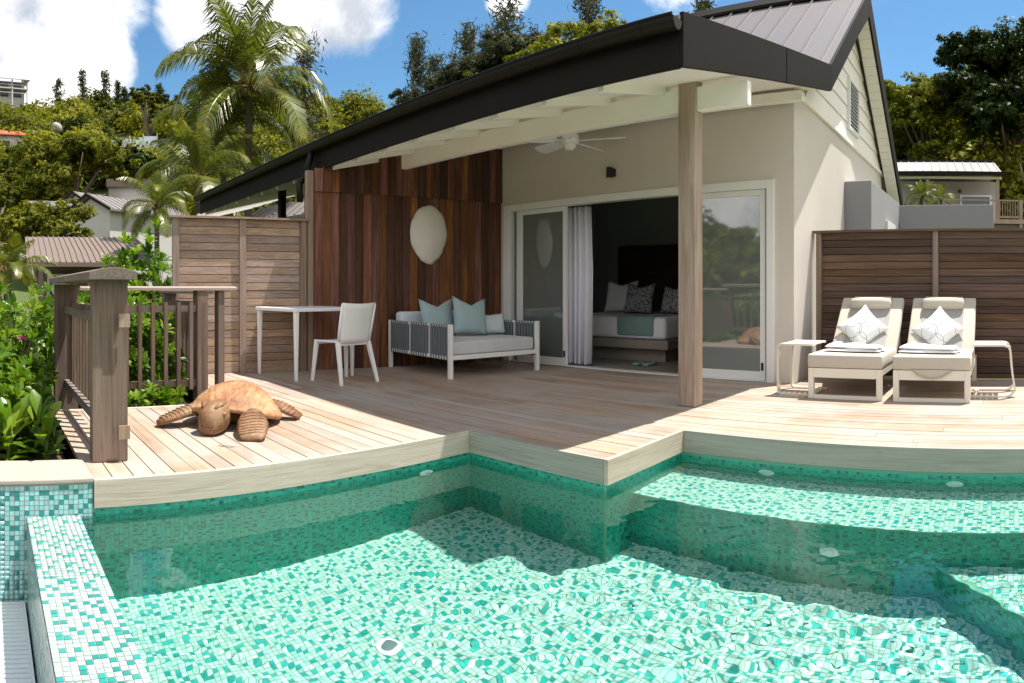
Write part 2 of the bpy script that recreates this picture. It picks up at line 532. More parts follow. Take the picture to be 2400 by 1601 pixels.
def at(px, r, y=None):
    """pixel column and distance (and row) of the photograph -> a point of the place"""
    a = (px - XN) / F; z = 0 if y is None else H + (Y0 - y) / F * r
    return Vector((r * math.sin(a), r * math.cos(a), z))


UNIT = {}


def unit_plank(mat, bev=.04):
    """a unit board with softened edges, shared between all boards of one kind"""
    if mat not in UNIT:
        m = MB().box(-.5, .5, -.5, .5, -.5, .5)
        me = bpy.data.meshes.new('board'); me.from_pydata([tuple(q) for q in m.v], [], m.f); me.materials.append(MATS[mat]); UNIT[mat] = me
    return UNIT[mat]


def plank(name, mat, parent, c, size, rz=0.0, rx=0.0):
    o = bpy.data.objects.new(name, unit_plank(mat)); link(o, parent)
    if parent is not None and parent.name in ROOT:
        M = ROOT[parent.name].inverted() @ (Matrix.Translation(Vector(c)) @ Matrix.Rotation(rz, 4, 'Z') @ Matrix.Rotation(rx, 4, 'X'))
        o.location = M.to_translation(); o.rotation_euler = M.to_euler()
    else:
        o.location = c; o.rotation_euler = (rx, 0, rz)
    o.scale = size
    return o


# ------------------------------------------------------------------ terrain
def smooth(e0, e1, x):
    t = np.clip((x - e0) / (e1 - e0), 0, 1); return t * t * (3 - 2 * t)


def terrain_z(X, Y):
    X = np.asarray(X, float); Y = np.asarray(Y, float)
    r = np.hypot(X, Y); a = np.arctan2(X, Y); px = XN + F * a
    A = np.interp(r, [0, 9, 14, 22, 30, 38, 60, 80, 115, 170, 400], [-1.7, -1.7, -1.7, -1.6, -.5, 1.0, 7.5, 16, 30, 31, 10])
    B = np.interp(r, [0, 12, 16, 20, 30, 40, 60, 80, 115, 170, 400], [-1.7, -1.6, -.6, .8, 3.5, 6.5, 13.5, 19, 27, 28, 12])
    C = np.interp(r, [0, 9, 40, 80, 140, 220, 400], [-1.9, -1.9, -2.2, 0, 9, 15, 6])
    w = smooth(880, 1350, px)
    front = A * (1 - w) + B * w
    k = smooth(-2.1, -1.72, a) * (1 - smooth(.35, .9, a))
    z = front * k + C * (1 - k)
    z = z + (np.sin(X * .23 + 1) * np.cos(Y * .19) * .5 + np.sin(X * .07) * np.sin(Y * .06 + 2) * 1.6) * smooth(16, 50, r)
    return z


def build_terrain():
    rr = np.concatenate([np.linspace(0, 60, 41), np.linspace(64, 180, 30), np.linspace(200, 420, 8), [900, 2000]])
    na = 160
    V = []; 
    for r in rr:
        for j in range(na):
            t = 2 * math.pi * j / na; V.append((r * math.sin(t), r * math.cos(t), 0))
    V = np.array(V); V[:, 2] = terrain_z(V[:, 0], V[:, 1])
    r = np.hypot(V[:, 0], V[:, 1]); V[r > 800, 2] = -4
    # the sunk yard the pool stands in
    Fq = [(i * na + j, i * na + (j + 1) % na, (i + 1) * na + (j + 1) % na, (i + 1) * na + j) for i in range(len(rr) - 1) for j in range(na)]
    m, t, b, out = newmat('hill_ground')
    geo = t.new('ShaderNodeNewGeometry')
    c = t.ramp(t.noise(geo.outputs['Position'], .25, 8, .65), [(.3, (.035, .055, .012)), (.52, (.07, .095, .02)), (.68, (.22, .11, .055))])
    t.link(c, b.inputs['Base Color']); b.inputs['Roughness'].default_value = .95
    me = npmesh('ground', V, np.array(Fq), 'hill_ground', smooth=True)
    tag(obj('ground', me), kind='structure')


build_terrain()

# ------------------------------------------------------------------ deck
deck = thing('deck', None, None, (-4.6, 4.0, 0), kind='structure')
PITCH = .114
XLf, YF, XS, YR = -3.25, 3.02, -2.10, 3.932            # outer faces of the pool-side fascias (spaced in whole board widths)
lo = YF + .033 - 23 * PITCH
while lo < 7.0:
    y0, y1 = max(lo, .556), lo + PITCH - .007
    yc = (y0 + y1) / 2
    x0 = -5.15 if yc < 1.98 else -7.02 + .14 * max(0, yc - 2.9)
    x1 = XLf - .032 if yc < YF + .03 else (XS - .032 if yc < YR + .03 else 1.7)
    if yc > 6.33: x0 = -2.08
    cuts = []
    if x1 - x0 > 2.6:
        xc = x0 + random.uniform(.9, 2.4)
        while xc < x1 - .7:
            cuts.append(xc); xc += random.uniform(1.9, 3.2)
    xs = [x0] + cuts + [x1]
    for a, b in zip(xs[:-1], xs[1:]):
        plank('board', 'deck_wood', deck, ((a + b) / 2, yc, -.014 + random.uniform(-.0016, .0008)), (b - a - .003, y1 - y0, .028))
    lo += PITCH
MB().box(-7.05, -5.15, 2.0, 6.9, -.33, -.064).box(-5.15, XLf - .036, .56, 6.9, -.33, -.0635).box(XLf - .036, XS - .036, YF + .04, 6.9, -.33, -.0640).box(XS - .036, 1.7, YR + .04, 7.3, -.33, -.0645).build('underframe', 'dark_gap', deck)
ft = .03
MB().box(XLf - ft, XLf, .553, YF + ft, -.145, .003).build('fascia', 'fascia_wood_y', deck, bevel=.003)
MB().box(XLf + .002, XS - ft - .002, YF, YF + ft, -.145, .003).build('fascia', 'fascia_dark', deck, bevel=.003)
MB().box(XS - ft, XS, YF - .0, YR + ft, -.145, .004).build('fascia', 'fascia_wood_y', deck, bevel=.003)
MB().box(XS + .002, 1.7, YR, YR + ft, -.145, .003).build('fascia', 'fascia_dark', deck, bevel=.003)
# edge strip at the planter side
MB().box(-5.2, -5.153, .553, 1.93, -.16, .004).build('edge_strip', 'fascia_wood_y', deck, bevel=.003)

# ------------------------------------------------------------------ pool
ZW, ZF, ZB, ZS = -.185, -1.2, -.45, -.85
pool = thing('pool', None, None, (-1.0, 2.0, ZF), kind='structure')
TP = .025


def mosaic(name, o, u, v, nu, nv, mat, parent=pool, keep=None, raised=.0015, sides=False, grout='grout_wet', seed=0, thick=None):
    """a sheet of 25 mm tiles standing proud of a grout bed: origin o, unit directions u and v"""
    r = np.random.default_rng(seed + 3)
    o = np.array(o, float); u = np.array(u, float); v = np.array(v, float); n = np.cross(u, v)
    I, J = np.meshgrid(np.arange(nu), np.arange(nv), indexing='ij'); I = I.ravel(); J = J.ravel()
    if keep is not None:
        k = keep(I, J); I = I[k]; J = J[k]
    jit = lambda: r.uniform(-.0006, .0006, len(I))
    g = .0016
    c = [(I * TP + g + jit(), J * TP + g + jit()), ((I + 1) * TP - g + jit(), J * TP + g + jit()), ((I + 1) * TP - g + jit(), (J + 1) * TP - g + jit()), (I * TP + g + jit(), (J + 1) * TP - g + jit())]
    hgt = raised + r.uniform(-.0004, .0004, len(I))
    T = [o + a[:, None] * u + b[:, None] * v + hgt[:, None] * n for a, b in c]
    # dark tiles are spread one to a block, as the sheets are laid, so they seldom touch
    bi, bj = I // 2, J // 2; nbj = int(bj.max()) + 1; blk = bi * nbj + bj
    pick = r.integers(0, 4, int(blk.max()) + 1); onp = r.random(int(blk.max()) + 1) < .9
    dark = (pick[blk] == (I % 2) * 2 + (J % 2)) & onp[blk]
    tint = np.where(dark, r.uniform(.81, 1.0, len(I)), r.uniform(0, .77, len(I)))
    m = len(I); idx = np.arange(m)
    if sides:
        Bq = [o + a[:, None] * u + b[:, None] * v for a, b in c]
        V = np.stack(T + Bq, 1).reshape(-1, 3); b8 = idx * 8
        Fq = [np.stack([b8, b8 + 1, b8 + 2, b8 + 3], 1)]
        for q in range(4):
            w = (q + 1) % 4; Fq.append(np.stack([b8 + q, b8 + q + 4, b8 + w + 4, b8 + w], 1))
        Fq = np.concatenate(Fq); tint = np.tile(tint, 5)
    else:
        V = np.stack(T, 1).reshape(-1, 3); b4 = idx * 4
        Fq = np.stack([b4, b4 + 1, b4 + 2, b4 + 3], 1)
    V = V - np.array(parent.location)
    o_ = obj(name, npmesh(name, V, Fq, mat, tint), parent)
    o_['kind'] = 'stuff'
    return o_


RECV = []
XP, YPF, XPS, YPB = XLf - .03, YF + .03, XS - .03, YR + .03       # pool walls, just behind the fascias
XE, YI0, YI1 = 1.7, .21, .48
# grout beds (solid masonry) then tile sheets on them
g_ = MB()
g_.box(XP - .2, XE + .2, YI0 - .0, YPB + .2, ZF - .2, ZF)                                  # floor slab
RECV.append(g_.build('floor_slab', 'grout_wet', pool))
RECV.append(MB().box(XP - .2, XP, YI1, YPF + .2, ZF + .001, -.147).build('side_wall', 'grout_wet', pool))
RECV.append(MB().box(XP + .001, XPS, YPF, YPF + .25, ZF + .001, -.1475).build('front_wall', 'grout_wet', pool))
RECV.append(MB().box(XPS - .2, XPS, YPF + .251, YPB + .2, ZF + .001, -.148).build('side_wall', 'grout_wet', pool))
RECV.append(MB().box(XPS + .001, XE, YPB, YPB + .2, ZF + .001, -.1485).build('back_wall', 'grout_wet', pool))
RECV.append(MB().box(XE, XE + .2, YI0, YPB + .2, ZF + .001, -.06).build('end_wall', 'grout_wet', pool))
YBF = 3.33
RECV.append(MB().box(XPS + .001, XE - .001, YBF, YPB - .001, ZF + .002, ZB).build('bench', 'grout_wet', pool))
dx0, dy0, dx1, dy1 = -.34, YBF, .72, 2.25
RECV.append(MB().extrude([(dx0, dy0 - .001, ZF + .003), (dx1, dy1, ZF + .003), (XE - .002, dy1, ZF + .003), (XE - .002, dy0 - .001, ZF + .003)], (0, 0, ZS - ZF - .003)).build('step_block', 'grout_wet', pool))
n_ = lambda L: int(L / TP)
e = .0008
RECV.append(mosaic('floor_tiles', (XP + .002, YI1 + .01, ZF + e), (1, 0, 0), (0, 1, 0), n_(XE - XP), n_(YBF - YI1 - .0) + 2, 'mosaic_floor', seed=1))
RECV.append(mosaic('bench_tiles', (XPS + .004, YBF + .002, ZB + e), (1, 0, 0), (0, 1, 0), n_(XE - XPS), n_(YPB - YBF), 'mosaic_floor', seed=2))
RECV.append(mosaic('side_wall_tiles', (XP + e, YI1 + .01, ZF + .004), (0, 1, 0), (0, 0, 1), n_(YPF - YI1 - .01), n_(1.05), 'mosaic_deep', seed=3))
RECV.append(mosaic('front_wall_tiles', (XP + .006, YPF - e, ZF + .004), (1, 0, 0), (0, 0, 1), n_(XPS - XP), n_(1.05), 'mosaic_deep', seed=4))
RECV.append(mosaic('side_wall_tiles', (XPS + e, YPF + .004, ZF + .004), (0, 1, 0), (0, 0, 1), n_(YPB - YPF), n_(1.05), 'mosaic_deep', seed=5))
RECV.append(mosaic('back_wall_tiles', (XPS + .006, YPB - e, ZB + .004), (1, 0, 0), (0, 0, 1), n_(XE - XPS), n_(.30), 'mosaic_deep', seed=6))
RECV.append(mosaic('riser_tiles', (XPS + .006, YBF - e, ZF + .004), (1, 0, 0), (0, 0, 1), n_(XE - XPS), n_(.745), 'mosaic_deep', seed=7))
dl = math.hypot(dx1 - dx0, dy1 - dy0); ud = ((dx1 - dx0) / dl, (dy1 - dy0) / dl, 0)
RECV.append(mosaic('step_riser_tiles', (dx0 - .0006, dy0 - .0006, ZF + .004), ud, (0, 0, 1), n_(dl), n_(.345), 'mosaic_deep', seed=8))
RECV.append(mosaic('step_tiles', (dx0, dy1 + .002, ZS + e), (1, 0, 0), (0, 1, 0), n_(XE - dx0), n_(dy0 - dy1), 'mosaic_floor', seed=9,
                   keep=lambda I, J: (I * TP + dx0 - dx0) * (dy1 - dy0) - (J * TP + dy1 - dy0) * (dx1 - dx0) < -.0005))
# underwater lamps set in the walls and floor
def pool_lamp(c, nrm):
    n = Vector(nrm).normalized(); q = n.to_track_quat('Z', 'Y').to_matrix().to_4x4(); q.translation = Vector(c)
    o = MB().lathe([(.055, 0), (.055, .006), (.047, .010), (.030, .0105)], n=24).xf(q).build('lamp_ring', 'white_plastic', pool, smooth=False)
    MB().lathe([(.026, 0), (.026, .016), (.010, .0205)], n=16).xf(q).build('lamp_lens', 'white_frame', o)
    RECV.append(o)
pool_lamp((-1.50, YPB - .002, -.315), (0, -1, 0))
pool_lamp((-.28, YPB - .002, -.30), (0, -1, 0))
pool_lamp((XP + .002, 2.66, -.31), (1, 0, 0))
pool_lamp((-.90, YBF - .002, -.80), (0, -1, 0))
pool_lamp((-2.41, 1.74, ZF + .003), (0, 0, 1))
for o in RECV:
    try: o.cycles.is_caustics_receiver = True
    except Exception: pass

# water: one sheet with real ripples
def water_sheet(x0, x1, y0, y1, step=.0115):
    nx = int((x1 - x0) / step) + 1; ny = int((y1 - y0) / step) + 1
    X, Y = np.meshgrid(np.linspace(x0, x1, nx), np.linspace(y0, y1, ny), indexing='ij')
    r = np.random.default_rng(4); Z = np.zeros_like(X)
    for i in range(70):
        L = .045 * (5.0 ** r.random()); th = r.uniform(0, 2 * math.pi); k = 2 * math.pi / L
        Z += .000056 * (L / .2) ** .9 * np.sin(k * (X * math.cos(th) + Y * math.sin(th)) + r.uniform(0, 6.28)) * (.75 + .5 * np.sin(X * 1.3 + i))
    Z *= np.interp(X, [-3.3, -2.7, -2.0, -1.0, 0], [.30, .6, 1.3, 2.2, 2.6])
    V = np.stack([X, Y, Z + ZW], -1).reshape(-1, 3)
    idx = np.arange(nx * ny).reshape(nx, ny)
    Q = np.stack([idx[:-1, :-1], idx[1:, :-1], idx[1:, 1:], idx[:-1, 1:]], -1).reshape(-1, 4)
    c = V[Q].mean(1)
    keepq = ~((c[:, 0] < XPS) & (c[:, 1] > YPF))
    return V, Q[keepq]
V, Q = water_sheet(XP, XE, YI1 - .0, YPB)
wo = tag(obj('water', npmesh('water', V, Q, 'pool_water', smooth=True)), kind='structure')
try: wo.cycles.is_caustics_caster = True
except Exception: pass

# overflow wall with its tiled top
ow = thing('overflow_wall', 'pale mosaic topped overflow wall along the near pool edge', 'wall', (-.8, .345, ZF))
MB().box(XP - .02, XE + .2, YI0 + .002, YI1 - .002, ZF - .2, ZW + .004).build('core', 'grout', ow)


def tile_parts(parent, sites, mats, size=.0218, h=.003, nrm='Z'):
    """single tiles as parts: sites = (point, shade)"""
    ms = {}
    for p, t in sites:
        mt = mats[0] if t < .78 else mats[1]
        if mt not in ms:
            b = MB(); s2 = size / 2
            if nrm == 'Z': b.box(-s2, s2, -s2, s2, 0, h)
            else: b.box(0, h, -s2, s2, -s2, s2)
            me = bpy.data.meshes.new('tile'); me.from_pydata([tuple(q) for q in b.v], [], b.f); me.materials.append(MATS[mt]); ms[mt] = me
        o = bpy.data.objects.new('tile', ms[mt]); link(o, parent)
        o.location = ROOT[parent.name].inverted() @ Vector(p)


zt = ZW + .0042
sites = []; ny_ = 11
nxt = n_(XE - XP)
for i in range(nxt):
    for j in range(ny_):
        x = XP + .0 + (i + .5) * TP; yv = YI0 + (j + .5) * TP - .002
        sites.append((x, yv, zt))
r0 = np.random.default_rng(8)
S = np.array(sites); px = XN + F * np.arctan2(S[:, 0], S[:, 1]); d = np.hypot(S[:, 0], S[:, 1]); py = Y0 + F * (H - S[:, 2]) / d
vis = (px > 0) & (px < 2400) & (py < 1601)
order = np.argsort(np.where(vis, d, 99))
near = set(order[:300].tolist())
blk_ = {}
def shade_of(i, j):
    k = (i // 2, j // 2)
    if k not in blk_: blk_[k] = int(r0.integers(0, 4)) if r0.random() < .92 else 9
    return .9 if blk_[k] == (i % 2) * 2 + (j % 2) else .1
tile_parts(ow, [((x, y, z), shade_of(i // ny_, i % ny_)) for i, (x, y, z) in enumerate(sites) if i in near], ('tile_pale', 'tile_teal'))
mosaic('tile_field', (XP, YI0 - .002, zt), (1, 0, 0), (0, 1, 0), nxt, ny_, 'mosaic_pale', parent=ow, sides=True, raised=.003, seed=21, keep=lambda I, J: np.array([(i * ny_ + j) not in near for i, j in zip(I, J)]))
mosaic('face_tiles', (XP, YI0 + .001, ZF + .0), (1, 0, 0), (0, 0, 1), nxt, 40, 'mosaic_pale', parent=ow, sides=False, raised=.0015, seed=22)
mosaic('inner_face_tiles', (XE, YI1 - .001, ZF + .0), (-1, 0, 0), (0, 0, 1), nxt, 40, 'mosaic_deep', parent=ow, sides=False, raised=.0015, seed=23)

# planter wall at the left: concrete top, sea-green mosaic face
pw = thing('planter_wall', 'sea green mosaic planter wall with pale concrete top, left of the deck', 'wall', (-3.5, -.2, ZF))
MB().box(-3.62, -3.262, -1.6, .548, ZF, -.0125).build('core', 'grout', pw)
MB().box(-3.63, -3.250, -1.6, .5505, -.012, .012).build('coping', 'concrete', pw, bevel=.006)
sites = []; nyw, nzw = 84, 26
for i in range(nyw):
    for j in range(nzw):
        sites.append((-3.2618, .548 - (i + .5) * TP, -.02 - (j + .5) * TP))
S = np.array(sites); px = XN + F * np.arctan2(S[:, 0], S[:, 1])
order = np.argsort(np.where(px > -5, S[:, 2] * -1 + (px < 5) * 9, 99)); near2 = set(order[:300].tolist())
blk_ = {}
tile_parts(pw, [(s, shade_of(i // nzw, i % nzw)) for i, s in enumerate(sites) if i in near2], ('tile_sea', 'tile_deep'), nrm='X')
mosaic('tile_field', (-3.2618, .548, -.02), (0, -1, 0), (0, 0, -1), nyw, nzw, 'mosaic_wall', parent=pw, sides=True, raised=.003, seed=24, keep=lambda I, J: np.array([(i * nzw + j) not in near2 for i, j in zip(I, J)]))

# overflow channel with slatted grating
gr = thing('channel_grating', 'white slatted drain grating below the overflow wall', 'grating', (-1.6, -.2, -.62))
for i in range(70):
    plank('slat', 'white_plastic', gr, (-3.235 + i * .034, -.16, -.606), (.024, .70, .018))
MB().box(-3.25, -.8, -.52, -.508, -.64, -.597).box(-3.25, -.8, .188, .2, -.64, -.597).build('frame', 'white_plastic', gr)
tag(MB().box(-3.26, XE, -1.2, .205, -.80, -.66).build('channel_floor', 'dark_gap'), kind='structure')
tag(MB().box(-7.6, -3.63, -2.2, .52, -.5, -.13).box(-9.5, -5.215, .521, 2.02, -.5, -.129).build('soil', 'soil'), kind='structure')

# ------------------------------------------------------------------ villa
villa = thing('villa', 'grey rendered poolside villa with dark metal roof and open glass doors', 'house', (-4.3, 8.6, 0))
FW = lambda x: 6.42 - (x + 6.26) * .014            # front wall line
CL0, CL1 = Vector((-6.87, 3.83, 0)), Vector((-6.26, 6.42, 0))
DX0, DX1, DZ = -6.13, -2.37, 2.10
# front wall around the door opening
fw = MB()
def wbox(m, x0, x1, z0, z1, t=.2):
    m.hexa([(x0, FW(x0), z0), (x1, FW(x1), z0), (x1, FW(x1) + t, z0), (x0, FW(x0) + t, z0)], [(x0, FW(x0), z1), (x1, FW(x1), z1), (x1, FW(x1) + t, z1), (x0, FW(x0) + t, z1)])
wbox(fw, -6.30, DX0, -.3, 3.06); wbox(fw, DX1, -2.105, -.3, 3.06); wbox(fw, DX0, DX1, DZ, 3.0602)
fw.build('front_wall', 'render_wall', villa)
XG = -2.105
MB().box(XG - .2, XG, FW(-2.1) + .201, 11.3, -.3, 3.05).build('gable_wall', 'render_wall', villa)
MB().box(-12.4, XG - .25, 11.1, 11.3, -.3, 2.5).build('rear_wall', 'render_wall', villa)
# room behind the doors
MB().box(-7.0, XG - .2, FW(-6) + .2, 9.75, -.06, .004).build('room_floor', 'bed_wood', villa)
MB().box(-7.0, XG - .21, 9.75, 9.85, 0.005, 2.75).box(-7.1, -7.0, 6.65, 9.85, .005, 2.75).build('room_wall', 'inner_wall', villa)
MB().box(-3.75, -3.65, 7.9, 9.74, .005, 2.75).build('room_partition', 'inner_wall', villa)
MB().box(-7.1, XG - .21, 6.63, 9.85, 2.75, 2.80).build('room_ceiling', 'inner_wall', villa)
MB().box(-6.5, -4.55, 9.66, 9.749, .0, 1.75).build('headboard', 'headboard_wood', villa, bevel=.01)
# gable: lapped white boards, ledge, louvre
AY, AZ, BYv, BZ, RY_, RZ_ = 8.86, 5.15, 6.78, 3.40, 11.99, 2.62       # apex, front kink, rear eave of the main roof (top surface)
s_f = (AZ - BZ) / (AY - BYv); s_r = (AZ - RZ_) / (RY_ - AY)
roof_under = lambda y: (AZ - .28 - s_f * (AY - y)) if y < AY else (AZ - .28 - s_r * (y - AY))
gb = MB().extrude([(XG - .06, 6.6, 3.05), (XG - .06, 11.3, 3.05), (XG - .06, AY, roof_under(AY) + .05)], (-.1, 0, 0)).build('gable_panel', 'white_paint', villa)
z = 3.06; bh = .225
while z < 4.75:
    z1 = min(z + bh - .010, 4.80)
    yl0 = AY - (AZ - .26 - z) / s_f; yr0 = AY + (AZ - .26 - z) / s_r; yl1 = AY - (AZ - .26 - z1) / s_f; yr1 = AY + (AZ - .26 - z1) / s_r
    MB().hexa([(XG - .055, yl0, z), (XG + .018, yl0, z), (XG + .018, yr0, z), (XG - .055, yr0, z)], [(XG - .055, yl1, z1), (XG + .004, yl1, z1), (XG + .004, yr1, z1), (XG - .055, yr1, z1)]).build('lap_board', 'white_paint', gb)
    z += bh
MB().box(XG - .05, XG + .035, 6.42, 11.4, 3.0, 3.058).build('gable_ledge', 'white_paint', villa, bevel=.006)
lv = MB().box(XG + .0, XG + .05, 8.66, 8.71, 3.20, 3.92).box(XG + .0, XG + .05, 9.24, 9.29, 3.20, 3.92).box(XG, XG + .0502, 8.712, 9.238, 3.88, 3.92).box(XG, XG + .0502, 8.712, 9.238, 3.20, 3.24).build('gable_louvre', 'white_frame', villa)
for i in range(12):
    MB().hexa([(XG + .022, 8.712, 3.255 + i * .052), (XG + .046, 8.712, 3.245 + i * .052), (XG + .046, 9.238, 3.245 + i * .052), (XG + .022, 9.238, 3.255 + i * .052)],
              [(XG + .020, 8.712, 3.265 + i * .052), (XG + .044, 8.712, 3.255 + i * .052), (XG + .044, 9.238, 3.255 + i * .052), (XG + .020, 9.238, 3.265 + i * .052)]).build('slat', 'white_frame', lv)
MB().box(XG + .019, XG + .0195, 8.712, 9.238, 3.24, 3.88).build('louvre_back', 'dark_window', lv)
# annex on the side
AX = MB().box(XG + .001, -1.73, 8.54, 10.9, -.3, 2.45).build('annex', 'grey_wall', villa, bevel=.008)
sw = MB().box(-1.73, -1.69, 9.62, 10.32, 1.15, 2.02).build('shutter_window', 'white_frame', villa, bevel=.004)
for q in range(2):
    for i in range(9):
        MB().hexa([(-1.692, 9.68 + q * .33, 1.24 + i * .08), (-1.665, 9.68 + q * .33, 1.22 + i * .08), (-1.665, 9.93 + q * .33, 1.22 + i * .08), (-1.692, 9.93 + q * .33, 1.24 + i * .08)],
                  [(-1.692, 9.68 + q * .33, 1.255 + i * .08), (-1.665, 9.68 + q * .33, 1.235 + i * .08), (-1.665, 9.93 + q * .33, 1.235 + i * .08), (-1.692, 9.93 + q * .33, 1.255 + i * .08)]).build('slat', 'far_brown', sw)
# clad wall: two tiers of upright boards on a backing
cdv = (CL1 - CL0).normalized(); cn = Vector((cdv.y, -cdv.x, 0)); clen = (CL1 - CL0).length; crz = math.atan2(cdv.y, cdv.x)
def on_clad(s, z, off=0): return CL0 + cdv * s + cn * off + Vector((0, 0, z))
cw = MB().hexa([on_clad(0, -.2, -.16), on_clad(clen, -.2, -.16), on_clad(clen, -.2, -.02), on_clad(0, -.2, -.02)], [on_clad(0, 2.42, -.16), on_clad(clen, 2.95, -.16), on_clad(clen, 2.95, -.02), on_clad(0, 2.42, -.02)]).build('clad_wall', 'dark_gap', villa)
nb = 25; pb = clen / nb
for i in range(nb):
    plank('board', 'clad_wood', cw, on_clad((i + .5) * pb, 1.10, random.uniform(-.0085, -.0055)), (pb - .005, .028, 2.195), crz)
    q_ = on_clad((i + .5) * pb, 0); zt_ = 2.46 + .227 * (q_.y - 3.92)
    plank('board', 'clad_wood', cw, on_clad((i + .5) * pb, (2.17 + zt_) / 2, .022 + random.uniform(-.002, .002)), (pb - .005, .028, zt_ - 2.17), crz)
# return of the cladding facing the pool, and its corner post
for i in range(2):
    plank('board', 'clad_wood', cw, CL0 + Vector((-.05 - i * .105, -.012, 1.2)), (.10, .024, 2.4))
MB().box(-6.93, -6.85, 3.735, 3.815, -.1, 2.42).build('corner_post', 'fence_wood_z', villa, bevel=.005)
MB().box(-12.2, -7.1, 5.9, 6.0, -.3, 2.2).build('side_wall', 'render_wall', villa)
# door surround and leaves
fr = MB()
yf = FW(-4.2) - .03
def fbox(m, x0, x1, z0, z1, y0, y1): m.hexa([(x0, FW(x0) + y0, z0), (x1, FW(x1) + y0, z0), (x1, FW(x1) + y1, z0), (x0, FW(x0) + y1, z0)], [(x0, FW(x0) + y0, z1), (x1, FW(x1) + y0, z1), (x1, FW(x1) + y1, z1), (x0, FW(x0) + y1, z1)])
fbox(fr, DX0 - .06, DX0 + .05, 0, DZ + .03, -.025, .10); fbox(fr, DX1 - .035, DX1 + .05, 0, DZ + .0302, -.025, .10); fbox(fr, DX0 + .05, DX1 - .035, DZ - .06, DZ + .0298, -.024, .10)
fbox(fr, DX0 + .05, DX1 - .035, .001, .014, -.01, .11)
fr.build('door_frame', 'white_frame', villa, bevel=.004)
def leaf(x0, x1, y0, name='sliding_door'):
    m = MB(); w = .06; z0, z1 = .016, DZ - .062
    fbox(m, x0, x0 + w, z0, z1, y0, y0 + .035); fbox(m, x1 - w, x1, z0, z1, y0, y0 + .035); fbox(m, x0 + w, x1 - w, z1 - w, z1, y0 + .0005, y0 + .0345); fbox(m, x0 + w, x1 - w, z0, z0 + .09, y0 + .0005, y0 + .0345)
    o = m.build(name, 'white_frame', villa, bevel=.003)
    g = MB(); fbox(g, x0 + w, x1 - w, z0 + .09, z1 - w, y0 + .014, y0 + .020); g.build('pane', 'film_glass', o)
    g = MB(); fbox(g, x1 - .045, x1 - .02, .12, .20, y0 - .010, y0 - .0005); g.build('lock', 'black_metal', o)
leaf(-5.93, -5.10, .012); leaf(-6.02, -5.22, .060)
leaf(-3.43, -2.43, .012); leaf(-3.50, -2.55, .060)
# veranda post and beam, soffit, rafters
MB().box(-2.585, -2.425, 4.745, 4.885, 0.004, 2.74).build('post', 'post_wood', villa, bevel=.006)
MB().box(-6.36, -1.97, 4.775, 4.855, 2.46, 2.655).build('beam', 'white_paint', villa, bevel=.004)
eY = lambda x: 3.78 - (x + 2.05) * .033          # eave line in plan
XEL = -11.9
E_t, E_b, B_t, B_b = 2.80, 2.45, BZ, 3.13
XVE, XVB = -2.05, -1.85
sof = MB().hexa([(XEL, eY(XEL) + .03, E_b + .03), (XVE, eY(XVE) + .03, E_b + .03), (XVB - .03, BYv, B_b + .03), (XEL, BYv, B_b + .03)],
          [(XEL, eY(XEL) + .03, E_b + .06), (XVE, eY(XVE) + .03, E_b + .06), (XVB - .03, BYv, B_b + .06), (XEL, BYv, B_b + .06)]).build('soffit', 'white_paint', villa)
for i in range(22):
    x = -2.75 - i * .56
    y0_, y1_ = eY(x) + .06, 6.36
    zz = lambda y: E_b + .03 + (B_b - E_b) * (y - eY(x)) / (BYv - eY(x))
    MB().hexa([(x - .025, y0_, zz(y0_) - .075), (x + .025, y0_, zz(y0_) - .075), (x + .025, y1_, zz(y1_) - .075), (x - .025, y1_, zz(y1_) - .075)],
              [(x - .025, y0_, zz(y0_) - .001), (x + .025, y0_, zz(y0_) - .001), (x + .025, y1_, zz(y1_) - .001), (x - .025, y1_, zz(y1_) - .001)]).build('rafter', 'white_paint', villa)
MB().box(-6.2, -1.98, 6.24, 6.33, 2.90, 3.0).build('wall_plate', 'white_paint', villa, bevel=.004)
# veranda roof sheet, main roof sheets
MB().hexa([(XEL, eY(XEL) - .03, E_t - .04), (XVE + .01, eY(XVE) - .03, E_t - .04), (XVB, BYv, B_t - .05), (XEL, BYv, B_t - .05)],
          [(XEL, eY(XEL) - .03, E_t - .01), (XVE + .01, eY(XVE) - .03, E_t - .01), (XVB, BYv, B_t - .01), (XEL, BYv, B_t - .01)]).build('veranda_roof', 'roof_metal', villa)
XR0, XR1 = -6.3, XVB
mr = MB().extrude([(XR1, BYv, BZ), (XR1, AY, AZ), (XR1, RY_, RZ_), (XR1, RY_, RZ_ - .10), (XR1, AY, AZ - .12), (XR1, BYv, BZ - .10)], (XR0 - XR1, 0, 0)).build('main_roof', 'roof_metal', villa)
for i in range(14):
    x = XR1 - .12 - i * .31
    MB().extrude([(x, BYv + .02, BZ + .02), (x, AY, AZ + .003), (x, AY, AZ + .034), (x, BYv + .02, BZ + .048)], (-.022, 0, 0)).build('seam', 'roof_seam', mr)
    MB().extrude([(x, AY, AZ + .003), (x, RY_, RZ_ + .003), (x, RY_, RZ_ + .034), (x, AY, AZ + .034)], (-.022, 0, 0)).build('seam', 'roof_seam', mr)
MB().extrude([(XR1 + .01, AY - .16, AZ - .10), (XR1 + .01, AY, AZ + .06), (XR1 + .01, AY + .16, AZ - .10), (XR1 + .01, AY + .16, AZ - .06), (XR1 + .01, AY, AZ + .10), (XR1 + .01, AY - .16, AZ - .06)], (XR0 - XR1, 0, 0)).build('ridge_cap', 'bronze_metal', villa)
